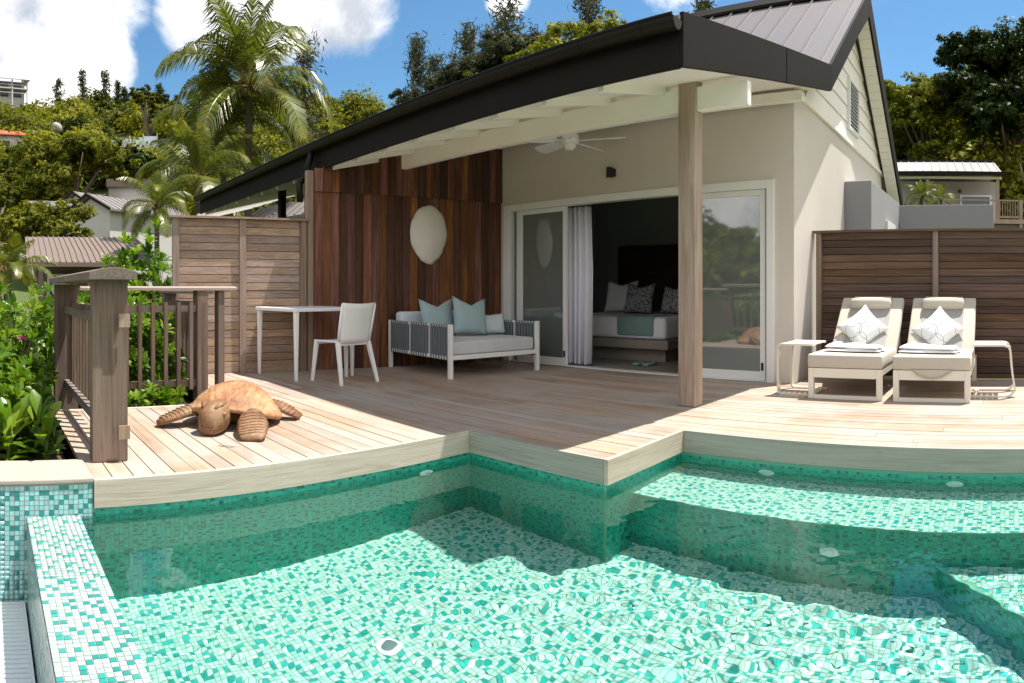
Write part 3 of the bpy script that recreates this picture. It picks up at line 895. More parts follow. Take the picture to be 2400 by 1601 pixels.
MB().hexa([(XEL, BYv + .003, 3.28), (XR0 - .003, BYv + .003, 3.28), (XR0 - .003, 11.6, 2.9), (XEL, 11.6, 2.9)], [(XEL, BYv + .003, 3.36), (XR0 - .003, BYv + .003, 3.36), (XR0 - .003, 11.6, 2.98), (XEL, 11.6, 2.98)]).build('rear_roof', 'roof_metal', villa)
# dark fascias
def strip(p0t, p0b, p1t, p1b, n, th, name, mat='bronze_metal'):
    n = Vector(n) * th; a, b, c, d_ = (Vector(q) for q in (p0b, p1b, p1t, p0t))
    return MB().hexa([a, b, b + n, a + n], [d_, c, c + n, d_ + n]).build(name, mat, villa, bevel=.003)
strip((XEL, eY(XEL), E_t), (XEL, eY(XEL), E_b), (XVE, eY(XVE), E_t), (XVE, eY(XVE), E_b), (0, 1, 0), .028, 'eave_fascia')
vp = lambda k, top: Vector((XVE + (XVB - XVE) * k, eY(XVE) + (BYv - eY(XVE)) * k, (E_t + .02 + (B_t - E_t) * k) if top else (E_b + (B_b - E_b) * k)))
strip(vp(0, 1), vp(0, 0), vp(.585, 1), vp(.585, 0), (1, 0, 0), .03, 'verge_fascia')
strip(vp(.59, 1), vp(.59, 0), vp(1, 1), vp(1, 0), (1, 0, 0), .03, 'verge_fascia')
gp = lambda y, top: Vector((XVB, y, ((AZ - s_f * (AY - y)) if y < AY else (AZ - s_r * (y - AY))) + (.02 if top else -.30)))
B0 = vp(1, 0); 
strip(gp(BYv + .003, 1), B0 + Vector((0, .003, 0)), gp(8.2, 1), gp(8.2, 0), (1, 0, 0), .03, 'verge_fascia')
strip(gp(8.205, 1), gp(8.205, 0), gp(AY, 1), gp(AY, 0) - Vector((0, 0, .05)), (1, 0, 0), .03, 'verge_fascia')
strip(gp(AY + .003, 1), gp(AY + .003, 0) - Vector((0, 0, .05)), gp(RY_, 1), gp(RY_, 0) + Vector((0, 0, .08)), (1, 0, 0), .03, 'verge_fascia')
MB().extrude([(XVB - .001, RY_, RZ_ - .22), (XVB - .001, RY_, RZ_ + .0), (XVB - .001, RY_ - .03, RZ_ + .0), (XVB - .001, RY_ - .03, RZ_ - .22)], (XR0 - XVB, 0, 0)).build('rear_fascia', 'bronze_metal', villa)
# boarded soffits under the verges
vs_ = MB().extrude([(XVB - .001, AY + .05, AZ - .36), (XVB - .001, RY_ - .05, RZ_ - .235), (XVB - .001, RY_ - .05, RZ_ - .215), (XVB - .001, AY + .05, AZ - .34)], (-.19, 0, 0)).build('verge_soffit', 'white_paint', villa)
ln = math.hypot(RY_ - AY - .1, AZ - .36 - RZ_ + .235); ang = math.atan2(-(AZ - .36 - RZ_ + .235), RY_ - AY - .1)
for i in range(26):
    k = (i + .5) / 26
    plank('board', 'white_paint', vs_, (XVB - .096, AY + .05 + (RY_ - AY - .1) * k, AZ - .366 + (RZ_ - .235 - AZ + .36) * k), (.186, ln / 26 - .008, .010), 0, ang)
# gutter: a half-round trough with lip, joint collars and end cap
def gutter():
    prof = [(.06 * math.cos(t), .075 * math.sin(t)) for t in np.linspace(math.pi, 2 * math.pi, 11)]
    prof = [(-.066, .012)] + prof
    m = MB(); x0, x1 = XEL, XVE + .02
    L = []
    for x in (x0, x1):
        yc = eY(x) - .07
        L.append([Vector((x, yc + a, E_t - .05 + b)) for a, b in prof])
    for i in range(len(prof) - 1): m.add([L[0][i], L[1][i], L[1][i + 1], L[0][i + 1]], [(0, 1, 2, 3)])
    for i in range(len(prof) - 1):
        o = Vector((0, 0, .004)); m.add([L[0][i] + o, L[1][i] + o, L[1][i + 1] + o, L[0][i + 1] + o], [(3, 2, 1, 0)])
    g = m.build('gutter', 'gutter_metal', villa, smooth=False)
    yc = eY(x1) - .07
    MB().extrude([Vector((x1, yc + a, E_t - .05 + b)) for a, b in prof[1:]], (.006, 0, 0)).build('end_cap', 'gutter_metal', g)
    MB().tube([(x0, eY(x0) - .07 - .066, E_t - .038), (x1, eY(x1) - .07 - .066, E_t - .038)], .009, 8).build('lip', 'gutter_metal', g)
    for x in (-2.32, -2.85, -3.55, -4.4, -5.4, -6.5, -7.9, -9.6, -11.2):
        yc = eY(x) - .07
        c = MB()
        pr = [(a * 1.07, b * 1.07) for a, b in prof]
        for i in range(len(pr) - 1):
            A = Vector((x, yc + pr[i][0], E_t - .05 + pr[i][1])); B = Vector((x, yc + pr[i + 1][0], E_t - .05 + pr[i + 1][1])); o = Vector((.035, -.003, 0))
            c.add([A, A + o, B + o, B], [(0, 1, 2, 3)])
        c.build('collar', 'gutter_metal', g)
    x = -7.02; yc = eY(x) - .07
    MB().tube([(x, yc, E_t - .10), (x, yc - .01, E_t - .2), (x, yc - .06, E_t - .34), (x - .0, yc - .04, E_t - .40), (x + .02, 3.70, E_t - .52), (x + .03, 3.70, E_t - .75)], .042, 12).build('downpipe', 'gutter_metal', villa, smooth=True)
gutter()
MB().box(-9.35, -9.25, 4.55, 4.65, -.3, 2.6).build('rear_post', 'bronze_metal', villa)

# ------------------------------------------------------------------ privacy fences
def fence(name, label, p0, p1, z1, posts, mats, pitch, nrm, pw=.075):
    p0 = Vector(p0); p1 = Vector(p1); d = (p1 - p0); L = d.length; d.normalize(); rz = math.atan2(d.y, d.x); n = Vector(nrm)
    t = thing(name, label, 'fence', tuple((p0 + p1) / 2), 0)
    for s in posts:
        plank('post', mats[1], t, p0 + d * s + Vector((0, 0, z1 / 2 - .1)) + n * .012, (pw, .075, z1 + .2), rz)
    plank('cap', mats[0], t, p0 + d * L / 2 + Vector((0, 0, z1 + .0125)) + n * .012, (L + .06, .13, .024), rz)
    for a, b in zip(posts[:-1], posts[1:]):
        plank('backing', 'dark_gap', t, p0 + d * (a + b) / 2 + Vector((0, 0, z1 / 2)) - n * .018, (b - a - pw - .002, .008, z1 - .01), rz)  # added dark strip that keeps light from leaking between the boards
        z = z1 - .004
        while z > .03:
            h = min(pitch - .0065, z - .003) if z > pitch * 1.6 else z - .003
            plank('board', mats[0], t, p0 + d * (a + b) / 2 + Vector((0, 0, z - h / 2)) + n * random.uniform(-.002, .002), (b - a - pw - .002, .022, h), rz)
            z -= pitch if z > pitch * 1.6 else 9
    return t
fence('privacy_fence', 'light brown slatted timber fence behind the white table', (-7.13, 2.12, 0), (-6.89, 3.72, 0), 1.80, (.04, .83, 1.58), ('fence_wood_y', 'fence_wood_z'), .0925, (1, -.14, 0))
fence('privacy_fence', 'dark brown slatted timber fence behind the sun loungers', (-2.07, 7.07, 0), (1.75, 7.07, 0), 1.615, (.04, 1.36, 2.75, 3.78), ('fence_wood_x', 'fence_wood_z'), .082, (0, -1, 0), .06)
bwl = MB().box(-1.728, -.115, 10.95, 11.2, -.5, 2.42).build('boundary_wall', 'grey_wall', None, bevel=.008)
tag(bwl, 'plain dark grey rendered wall behind the lounger fence', 'wall')

# ------------------------------------------------------------------ balustrade
def rail_section(label, p0, p1, nbal, posts, capz=.985, zb=.10, bal_off=.05, capw=.26, loc=None, capmat='rail_wood_x', sag=0.0, proud=(0.12, .1), thick=1.0, group='balustrade sections'):
    p0 = Vector(p0); p1 = Vector(p1); d = p1 - p0; L = d.length; d.normalize(); rz = math.atan2(d.y, d.x); n = Vector((-d.y, d.x, 0))
    t = thing('balustrade', label, 'railing', tuple((p0 + p1) / 2), 0, group)
    for s, w, th, zb_, ztop in posts:
        plank('post', 'rail_wood_z', t, p0 + d * s + Vector((0, 0, (zb_ + ztop) / 2)), (w, th, ztop - zb_), rz)
    # cap with a gently crowned top
    m = MB(); prof = [(-capw / 2, 0), (capw / 2, 0), (capw / 2, .026 * thick), (capw / 4, .036 * thick), (0, .040 * thick), (-capw / 4, .036 * thick), (-capw / 2, .026 * thick)]
    a = p0 - d * proud[0]; b = p1 + d * proud[1]
    m.extrude([a + n * q[0] + Vector((0, 0, capz + q[1])) for q in prof], b - a)
    m.build('cap', capmat, t, bevel=.003)
    for z, h in ((.80, .062), (zb + .05, .062)):
        plank('rail', 'rail_wood_x' if abs(d.x) > .7 else 'rail_wood_y', t, p0 + d * L / 2 + Vector((0, 0, z)), (L, .04, h), rz)
    for i in range(nbal):
        s = L * (i + .5) / nbal
        plank('baluster', 'rail_wood_z', t, p0 + d * s + n * bal_off + Vector((0, 0, (zb + .86) / 2)), (.034, .034, .86 - zb + .0), rz)
    return t
r1 = rail_section('timber balustrade with thick front post and arched cap beside the planter', (-3.60, .70, 0), (-5.60, .70, 0), 13, ((.02, .10, .20, .006, 1.026), (1.98, .10, .20, -.3, 1.02)), 1.028, .12, -.06, .27, capmat='rail_wood_x', thick=1.7)
for z in (.80, .175):
    plank('tenon', 'fence_wood_z', r1, (-3.528, .772, z), (.014, .062, .075))
rail_section('timber balustrade with open balusters behind the carved turtle', (-5.62, .82, 0), (-5.64, 2.02, 0), 10, ((1.13, .10, .13, -.1, .965), (1.32, .06, .10, -.1, .965)), .965, .07, -.05, .15, capmat='rail_wood_y', proud=(.1, .27))
rail_section('timber balustrade running back from the deck corner to the slatted fence', (-5.76, 2.05, 0), (-7.05, 2.05, 0), 11, ((1.25, .10, .14, -.2, .94),), .935, .10, .05, .16, capmat='rail_wood_x', proud=(.0, .12))

# ------------------------------------------------------------------ dining table and chairs
def rot_about(o, deg): o.rotation_euler.z = R_(deg)
tb = thing('table', 'square white outdoor table in front of the slatted fence', 'table', (-6.50, 3.51, 0), R_(7))
MB().box(-.41, .41, -.42, .42, .738, .778).build('table_top', 'white_plastic', tb, bevel=.008, local=True)
for sx in (-1, 1):
    for sy in (-1, 1):
        MB().hexa([(sx * .375 - .014, sy * .385 - .014, 0), (sx * .375 + .014, sy * .385 - .014, 0), (sx * .375 + .014, sy * .385 + .014, 0), (sx * .375 - .014, sy * .385 + .014, 0)],
                  [(sx * .372 - .024, sy * .382 - .024, .737), (sx * .372 + .024, sy * .382 - .024, .737), (sx * .372 + .024, sy * .382 + .024, .737), (sx * .372 - .024, sy * .382 + .024, .737)]).build('leg', 'white_plastic', tb, bevel=.004, local=True)


def chair(label, loc, rz):
    t = thing('chair', label, 'chair', loc, rz, 'white dining chairs')      # local: faces +Y, back at -Y
    m = MB(); nx, ny = 7, 6
    def P(i, j, top):
        x = -.215 + .43 * i / (nx - 1); y = -.19 + .40 * j / (ny - 1)
        z = .45 - .012 * (1 - ((i - 3) / 3) ** 2) - .008 * j / (ny - 1)
        return (x, y, z if top else z - .022)
    vs_ = [P(i, j, 1) for i in range(nx) for j in range(ny)] + [P(i, j, 0) for i in range(nx) for j in range(ny)]
    N = nx * ny; fs = []
    for i in range(nx - 1):
        for j in range(ny - 1):
            q = (i * ny + j, (i + 1) * ny + j, (i + 1) * ny + j + 1, i * ny + j + 1); fs.append(q); fs.append(tuple(k + N for k in q[::-1]))
    for i in range(nx - 1):
        for j, s in ((0, 1), (ny - 1, -1)):
            q = (i * ny + j, i * ny + j + N, (i + 1) * ny + j + N, (i + 1) * ny + j); fs.append(q)
    for j in range(ny - 1):
        for i in (0, nx - 1):
            fs.append((i * ny + j, i * ny + j + N, i * ny + j + 1 + N, i * ny + j + 1))
    m.add(vs_, fs).build('seat', 'white_plastic', t, bevel=.004, local=True, smooth=False)
    m = MB(); nx, nz = 9, 8; vs_ = []
    for th in (0, .016):
        for i in range(nx):
            for k in range(nz):
                u = -1 + 2 * i / (nx - 1); v = k / (nz - 1)
                x = u * (.205 - .0 * v + .018 * v); z = .425 + v * .405 + (.012 * u * u * v)
                y = -.195 - .085 * v ** 1.3 - .03 * (1 - u * u) - th
                vs_.append((x, y, z))
    N = nx * nz; fs = []
    for i in range(nx - 1):
        for k in range(nz - 1):
            q = (i * nz + k, (i + 1) * nz + k, (i + 1) * nz + k + 1, i * nz + k + 1); fs.append(q); fs.append(tuple(w + N for w in q[::-1]))
    for i in range(nx - 1):
        for k in (0, nz - 1): fs.append((i * nz + k, i * nz + k + N, (i + 1) * nz + k + N, (i + 1) * nz + k))
    for k in range(nz - 1):
        for i in (0, nx - 1): fs.append((i * nz + k, i * nz + k + N, i * nz + k + 1 + N, i * nz + k + 1))
    m.add(vs_, fs).build('backrest', 'white_plastic', t, local=True, smooth=True)
    for sx in (-1, 1):
        MB().tube([(sx * .205, -.20, .43), (sx * .215, -.235, .6), (sx * .222, -.285, .825)], [.017, .015, .012], 8).build('back_stile', 'white_plastic', t, local=True, smooth=True)
        MB().bar((sx * .235, .215, 0), (sx * .20, .18, .44), .026, .030, (0, 1, 0), .04, .046).build('leg', 'white_plastic', t, bevel=.004, local=True)
        MB().bar((sx * .245, -.30, 0), (sx * .20, -.185, .45), .026, .032, (0, 1, 0), .04, .052).build('leg', 'white_plastic', t, bevel=.004, local=True)
    for y_ in (.17, -.2): MB().box(-.18, .18, y_, y_ + .03, .395, .425).build('apron', 'white_plastic', t, local=True)
    return t
chair('white plastic chair pulled up to the table, its back to the pool', (-5.88, 3.62, 0), R_(97))

# ------------------------------------------------------------------ pillow and cushion shapes
def pillow_mesh(w, h, t, pinch=.16, dent=0.0, n=13, seed=0):
    """soft square pillow standing in the XZ plane, thickness along Y, corners drawn out to points"""
    r = np.random.default_rng(seed); V = []; 
    for s in (-1, 1):
        for i in range(n):
            for j in range(n):
                u = -1 + 2 * i / (n - 1); v = -1 + 2 * j / (n - 1)
                eu = 1 - pinch * (1 - v * v) * .55; ev = 1 - pinch * (1 - u * u) * .55
                x = u * w / 2 * eu; z = v * h / 2 * ev
                if dent and v > 0: z -= dent * h * (1 - abs(u)) ** 1.4 * v ** 2.2
                th = ((1 - u ** 2) * (1 - v ** 2)) ** .42 * t / 2
                th *= 1 + .10 * math.sin(3.1 * u + seed) * math.cos(2.7 * v + seed * 2)
                V.append((x, s * th, z))
    Fq = []
    for s in range(2):
        o = s * n * n
        for i in range(n - 1):
            for j in range(n - 1):
                q = (o + i * n + j, o + (i + 1) * n + j, o + (i + 1) * n + j + 1, o + i * n + j + 1); Fq.append(q if s == 0 else q[::-1])
    return np.array(V), np.array(Fq)


def pillow(name, label, mat, c, size, rz=0, tilt=0, roll=0, group=None, dent=0.0, pinch=.16, seed=0, cat='pillow'):
    V, Fq = pillow_mesh(*size, pinch, dent, seed=seed)
    me = npmesh(name, V, Fq, mat, smooth=True)
    bm = bmesh.new(); bm.from_mesh(me); bmesh.ops.remove_doubles(bm, verts=bm.verts, dist=.0004); bmesh.ops.recalc_face_normals(bm, faces=bm.faces); bm.to_mesh(me); bm.free()
    o = obj(name, me)
    M = Matrix.Translation(Vector(c)) @ Matrix.Rotation(rz, 4, 'Z') @ Matrix.Rotation(tilt, 4, 'X') @ Matrix.Rotation(roll, 4, 'Y')
    o.location = M.to_translation(); o.rotation_euler = M.to_euler()
    return tag(o, label, cat, group)


def soft_box(m, x0, x1, y0, y1, z0, z1): return m.box(x0, x1, y0, y1, z0, z1)


# ------------------------------------------------------------------ daybed
DBL = Vector((-6.62, 4.71, 0)); dbr = R_(-6.5)
db = thing('daybed', 'white framed daybed with woven grey strap sides against the timber wall', 'daybed', (-5.87, 5.34, 0), dbr)
hw, hd = .66, .635                                     # half size in local X (depth from wall) and Y (length)
for sx in (-1, 1):
    for sy in (-1, 1):
        MB().box(sx * hw - .025, sx * hw + .025, sy * hd - .022, sy * hd + .022, 0, .595).build('leg', 'white_metal', db, bevel=.004, local=True)
MB().box(-hw + .025, hw - .025, -hd - .015, -hd + .015, .205, .245).box(-hw + .025, hw - .025, hd - .015, hd + .015, .205, .245).box(-hw - .015, -hw + .015, -hd + .022, hd - .022, .205, .245).box(hw - .015, hw + .015, -hd + .022, hd - .022, .205, .255).build('base_rail', 'white_metal', db, bevel=.004, local=True)
MB().box(-hw + .025, hw - .025, -hd - .012, -hd + .012, .565, .59).box(-hw + .025, hw - .025, hd - .012, hd + .012, .565, .59).box(-hw - .012, -hw + .012, -hd + .022, hd - .022, .565, .59).build('top_rail', 'white_metal', db, bevel=.004, local=True)
ns = 24
for sy in (-1, 1):
    for i in range(ns):
        x = -hw + .045 + (2 * hw - .09) * i / (ns - 1)
        if i in (8, 16):
            MB().box(x - .007, x + .007, sy * hd - .008, sy * hd + .008, .246, .564).build('upright', 'white_metal', db, local=True); continue
        o = MB().box(x - .0185, x + .0185, sy * hd - .017, sy * hd + .017, .203, .593)
        o.build('strap', 'strap_grey', db, bevel=.004, local=True, seg=1)
for i in range(22):
    yv = -hd + .05 + (2 * hd - .10) * i / 21
    MB().box(-hw - .017, -hw + .017, yv - .0185, yv + .0185, .203, .593).build('strap', 'strap_grey', db, bevel=.004, local=True, seg=1)
MB().box(-hw + .03, hw - .02, -hd + .03, hd - .03, .25, .405).build('mattress', 'cushion_grey', db, bevel=.03, local=True, seg=4, smooth=True)
MB().box(-hw + .035, -hw + .20, -hd + .04, hd - .04, .407, .70).build('back_cushion', 'cushion_blue', db, bevel=.04, local=True, seg=4, smooth=True)
def dbp(x, y, z): return ROOT[db.name] @ Vector((x, y, z))
pillow('pillow', 'large pale teal pillow, the left one on the daybed', 'pillow_teal', dbp(-.22, -.22, .635), (.48, .47, .17), R_(80), R_(-14), 0, 'daybed pillows', .22, .12, 1)
pillow('pillow', 'large pale teal pillow in the middle of the daybed, behind the strap arm', 'pillow_teal', dbp(.02, .10, .655), (.47, .48, .18), R_(76), R_(-16), R_(5), 'daybed pillows', .24, .12, 2)
pillow('pillow', 'small pale blue lumbar pillow, the right one on the daybed', 'cushion_blue', dbp(.0, .43, .545), (.42, .27, .15), R_(66), R_(-18), 0, 'daybed pillows', .06, .10, 3)

# ------------------------------------------------------------------ sun loungers
def lounger(label, xc, yfr):
    t = thing('sun_lounger', label, 'sun lounger', (xc, yfr, 0), 0, 'sun loungers on the sunny deck')   # local: foot end at y=0, head towards +Y
    w = .335; L = 1.42
    for yy, nm in ((0, 'foot_frame'), (L - .05, 'head_frame')):
        MB().box(-w, -w + .05, yy, yy + .05, 0, .275).box(w - .05, w, yy, yy + .05, 0, .275).box(-w + .05, w - .05, yy + .001, yy + .049, .19, .2749).box(-w + .05, w - .05, yy + .001, yy + .049, 0.0, .035).build(nm, 'cream_metal', t, bevel=.004, local=True)
    for sx in (-1, 1):
        MB().box(sx * (w - .02) - .02, sx * (w - .02) + .02, .051, L - .051, .215, .2745).build('side_rail', 'cream_metal', t, bevel=.004, local=True)
    for k in range(6):
        MB().box(-w + .041, w - .041, .15 + k * .2, .21 + k * .2, .245, .265).build('slat', 'cream_metal', t, local=True)
    MB().box(-w - .005, w + .005, -.01, .80, .279, .398).build('seat_cushion', 'lounger_fabric', t, bevel=.018, local=True, seg=3, smooth=True)
    # backrest
    M = Matrix.Translation(Vector((0, .80, .33))) @ Matrix.Rotation(R_(44), 4, 'X')
    bc = MB().box(-w, w, 0, .76, -.04, .05).xf(M).build('back_cushion', 'lounger_fabric', t, bevel=.02, local=True, seg=3, smooth=True)
    MB().box(-.215, .215, .03, .735, .049, .058).xf(M).build('sling_panel', 'lounger_sling', bc, local=True, bevel=.003)
    MB().tube([(x, .625 - .0 * abs(x), .088) for x in (-.215, -.205, -.12, 0, .12, .205, .215)], [.03, .055, .066, .068, .066, .055, .03], 14).xf(M).build('head_roll', 'lounger_fabric', t, local=True, smooth=True)
    MB().box(-.2, .2, .66, .752, .052, .066).xf(M).build('roll_strap', 'lounger_fabric', t, local=True, bevel=.004)
    for sx in (-1, 1):
        MB().bar((sx * .29, 1.33, .25), (sx * .29, 1.20, .62), .03, .02, (1, 0, 0)).build('back_stay', 'cream_metal', t, local=True)
    return t
LX1, LX2, LY = -1.365, -.595, 5.54
lounger('cream sun lounger nearest the villa wall', LX1, LY)
l2 = lounger('cream sun lounger on the right, with a fabric loop hanging at its foot', LX2, LY - .005)
hb = MB().tube([(-.17, -.018, .285), (-.12, -.020, .245), (-.05, -.022, .215), (.02, -.022, .21), (.09, -.022, .225), (.16, -.020, .265), (.19, -.018, .285)], .006, 8)
hb.build('hanging_strap', 'lounger_side', l2, local=True, smooth=True)
MB().add([(-.17, -.014, .284), (-.12, -.0145, .245), (-.05, -.015, .215), (.02, -.015, .21), (.09, -.015, .225), (.16, -.0145, .265), (.19, -.014, .284)], [(0, 1, 2, 3, 4, 5, 6)]).build('hanging_flap', 'lounger_fabric', l2, local=True)
pillow('pillow', 'white pillow with drawn circles standing on the lounger nearest the villa', 'ring_pillow', (LX1 - .04, LY + .93, .585), (.40, .40, .13), R_(2), R_(-34), R_(46), 'circle print pillows', 0, .22, 4)
pillow('pillow', 'white pillow with drawn circles standing on the right lounger', 'ring_pillow', (LX2 - .03, LY + .92, .575), (.40, .40, .13), R_(-6), R_(-35), R_(42), 'circle print pillows', 0, .22, 5)


def towel(label, c, rz, seed):
    t = thing('towel', label, 'towel', c, rz, 'folded towels on the loungers')
    r = np.random.default_rng(seed)
    for k, (w, d, z0, hgt) in enumerate(((.54, .27, .002, .034), (.52, .25, .034, .030))):
        m = MB(); nx, ny = 22, 10; vs_ = []
        for top in (0, 1):
            for i in range(nx):
                for j in range(ny):
                    u = -1 + 2 * i / (nx - 1); v = -1 + 2 * j / (ny - 1)
                    ed = (1 - abs(u) ** 7) * (1 - abs(v) ** 5)
                    zz = z0 + (hgt * (.35 + .65 * ed) + .007 * math.sin(5 * u + seed + k) * ed + .006 * math.sin(7 * v - 3 * u + seed) * ed + (.022 * ed if (k == 1 and u < -.55) else 0) if top else hgt * .22 * (1 - ed))
                    x = u * w / 2 + .012 * math.sin(4 * v + k) ; y = v * d / 2 * (1 + .08 * math.sin(3 * u + seed)) - .02 * math.sin(2 * u) * k
                    vs_.append((x, y, zz))
        N = nx * ny; fs = []
        for i in range(nx - 1):
            for j in range(ny - 1):
                q = (i * ny + j, (i + 1) * ny + j, (i + 1) * ny + j + 1, i * ny + j + 1); fs.append(q[::-1]); fs.append(tuple(x + N for x in q))
        for i in range(nx - 1):
            for j in (0, ny - 1): fs.append((i * ny + j, i * ny + j + N, (i + 1) * ny + j + N, (i + 1) * ny + j))
        for j in range(ny - 1):
            for i in (0, nx - 1): fs.append((i * ny + j, i * ny + j + N, i * ny + j + 1 + N, i * ny + j + 1))
        m.add(vs_, fs).build('fold', 'towel_white', t, local=True, smooth=True)
towel('folded white towel on the lounger nearest the villa', (LX1 + .02, LY + .33, .402), R_(-4), 1)
towel('folded white towel on the right lounger', (LX2 - .05, LY + .32, .402), R_(-6), 2)


def side_table(label, x, y, mir, r=.0):
    """C-shaped side table: two bent flat-bar loops joined by a slatted top; local +X points to the lounger"""
    t = thing('side_table', label, 'side table', (x, y, 0), 0, 'cream side tables beside the loungers')
    s = mir
    for yy in (0, .40):
        pts = [(.34, yy, .468), (.06, yy, .468), (.018, yy, .455), (0, yy, .42), (-.012 * r, yy, .22), (-.03 * r, yy, .06), (.0, yy, .018), (.04, yy, .010), (.36, yy, .010)]
        if r == 0: pts = [(.34, yy, .468), (.03, yy, .468), (.0, yy, .44), (0, yy, .03), (.02, yy, .010), (.36, yy, .010)]
        m = MB()
        for p, q in zip(pts[:-1], pts[1:]): m.bar((p[0] * s, p[1], p[2]), (q[0] * s, q[1], q[2]), .05, .018, (0, 0, 1) if abs(p[0] - q[0]) > abs(p[2] - q[2]) else (1, 0, 0))
        m.build('loop', 'cream_metal', t, local=True)
    for k in range(6):
        a = .03 + k * .052
        MB().box(min(s * a, s * (a + .045)), max(s * a, s * (a + .045)), .026, .374, .462, .474).build('slat', 'cream_metal', t, local=True)
    MB().box(min(s * .30, s * .34), max(s * .30, s * .34), .026, .374, .003, .017).build('foot_bar', 'cream_metal', t, local=True)
    return t
side_table('cream metal side table left of the loungers, by the villa corner', -2.03, 5.68, 1)
side_table('cream bent tube side table at the right side of the right lounger', .09, 5.86, -1, 1.4)

# ------------------------------------------------------------------ ceiling fan, wall lamp, shell, curtain
fan = thing('ceiling_fan', 'white five bladed ceiling fan under the veranda soffit', 'fan', (-4.38, 5.57, 2.50))
MB().lathe([(.0, 0), (.035, .004), (.065, .03), (.075, .07), (.075, .075)], (0, 0, .0), 20).build('light_bowl', 'white_frame', fan, local=True, smooth=True)
MB().lathe([(.09, .076), (.10, .10), (.10, .16), (.07, .20), (.06, .21), (.06, .235)], (0, 0, 0), 24).build('motor', 'white_plastic', fan, local=True)
MB().lathe([(.05, .235), (.09, .26), (.11, .31), (.11, .37)], (0, 0, 0), 24).build('canopy', 'white_plastic', fan, local=True)
for k in range(5):
    M = Matrix.Rotation(R_(72 * k + 20), 4, 'Z') @ Matrix.Translation(Vector((0, 0, .105))) @ Matrix.Rotation(R_(17), 4, 'X')
    b = MB().extrude([(.16, -.05, -.004), (.30, -.078, -.004), (.55, -.088, -.004), (.61, -.07, -.004), (.63, 0, -.004), (.61, .07, -.004), (.55, .088, -.004), (.30, .078, -.004), (.16, .05, -.004)], (0, 0, .008)).xf(M).build('blade', 'white_plastic', fan, local=True)
    MB().bar((.085, 0, 0), (.2, 0, 0), .035, .01).xf(M).build('bracket', 'white_metal', b, local=True)

wl = thing('wall_lamp', 'small black cylinder wall lamp above the glass doors', 'lamp', (-4.37, FW(-4.37), 2.37))
MB().lathe([(.036, -.062), (.036, .062)], (-.012, -.062, 0), 20).build('shade', 'black_metal', wl, local=True)
MB().box(-.012, .046, -.09, -.004, -.045, .045).build('bracket', 'black_metal', wl, local=True, bevel=.003)
MB().lathe([(.026, -.066), (.026, -.0625)], (-.012, -.062, 0), 16).build('lens', 'lamp_glow', wl, local=True)

def wall_shell():
    # pale carapace hung on the boards: domed, broad at the top, tapering to a notched tip
    V = []; nr, na_ = 9, 40
    c = on_clad(1.535, 1.68, .02)
    for i in range(nr):
        for j in range(na_):
            t = 2 * math.pi * j / na_; q = i / (nr - 1)
            z = math.cos(t); x = math.sin(t)
            hz = .39 * z + .012 * x; wx = .265 * x * (1 - .30 * max(0, -z) ** 1.6 + .05 * max(0, z)) + .02 * max(0, -z) ** 2
            wob = 1 + .012 * math.sin(9 * t) + .008 * math.sin(17 * t + 1)
            if z < -.86: wob *= 1 - .03 * (1 + math.sin(40 * t))
            p = c + cdv * (wx * q * wob) + Vector((0, 0, hz * q * wob)) + cn * (.085 * (1 - q ** 2.2) + .004)
            V.append(p)
    m = MB(); fs = []
    for i in range(nr - 1):
        for j in range(na_): fs.append((i * na_ + j, i * na_ + (j + 1) % na_, (i + 1) * na_ + (j + 1) % na_, (i + 1) * na_ + j))
    m.add(V, fs)
    k = len(m.v); m.add([p - cn * .006 for p in V[-na_:]], [])
    for j in range(na_): m.f.append(((nr - 1) * na_ + j, (nr - 1) * na_ + (j + 1) % na_, k + (j + 1) % na_, k + j))
    o = m.build('turtle_shell', 'shell_white', None, smooth=True)
    tag(o, 'pale turtle shell hung on the dark timber wall', 'wall ornament')
wall_shell()

def curtain():
    m = MB(); n = 60; rows = []
    for z, amp, x0, x1 in ((2.03, .035, -5.22, -4.85), (1.2, .045, -5.21, -4.83), (.03, .05, -5.20, -4.85)):
        rows.append([(x0 + (x1 - x0) * i / n, FW(-5) + .17 + amp * math.sin(i * .45 + .5 * math.sin(i * .21)) + .008 * math.sin(i * 1.3), z) for i in range(n + 1)])
    vs_ = [p for r in rows for p in r]; fs = [(r * (n + 1) + i, r * (n + 1) + i + 1, (r + 1) * (n + 1) + i + 1, (r + 1) * (n + 1) + i) for r in range(2) for i in range(n)]
    o = m.add(vs_, fs).build('curtain', 'curtain_voile', None, smooth=True)
    md = o.modifiers.new('t', 'SOLIDIFY'); md.thickness = .004
    tag(o, 'lilac white voile curtain gathered at the open doorway', 'curtain')
curtain()

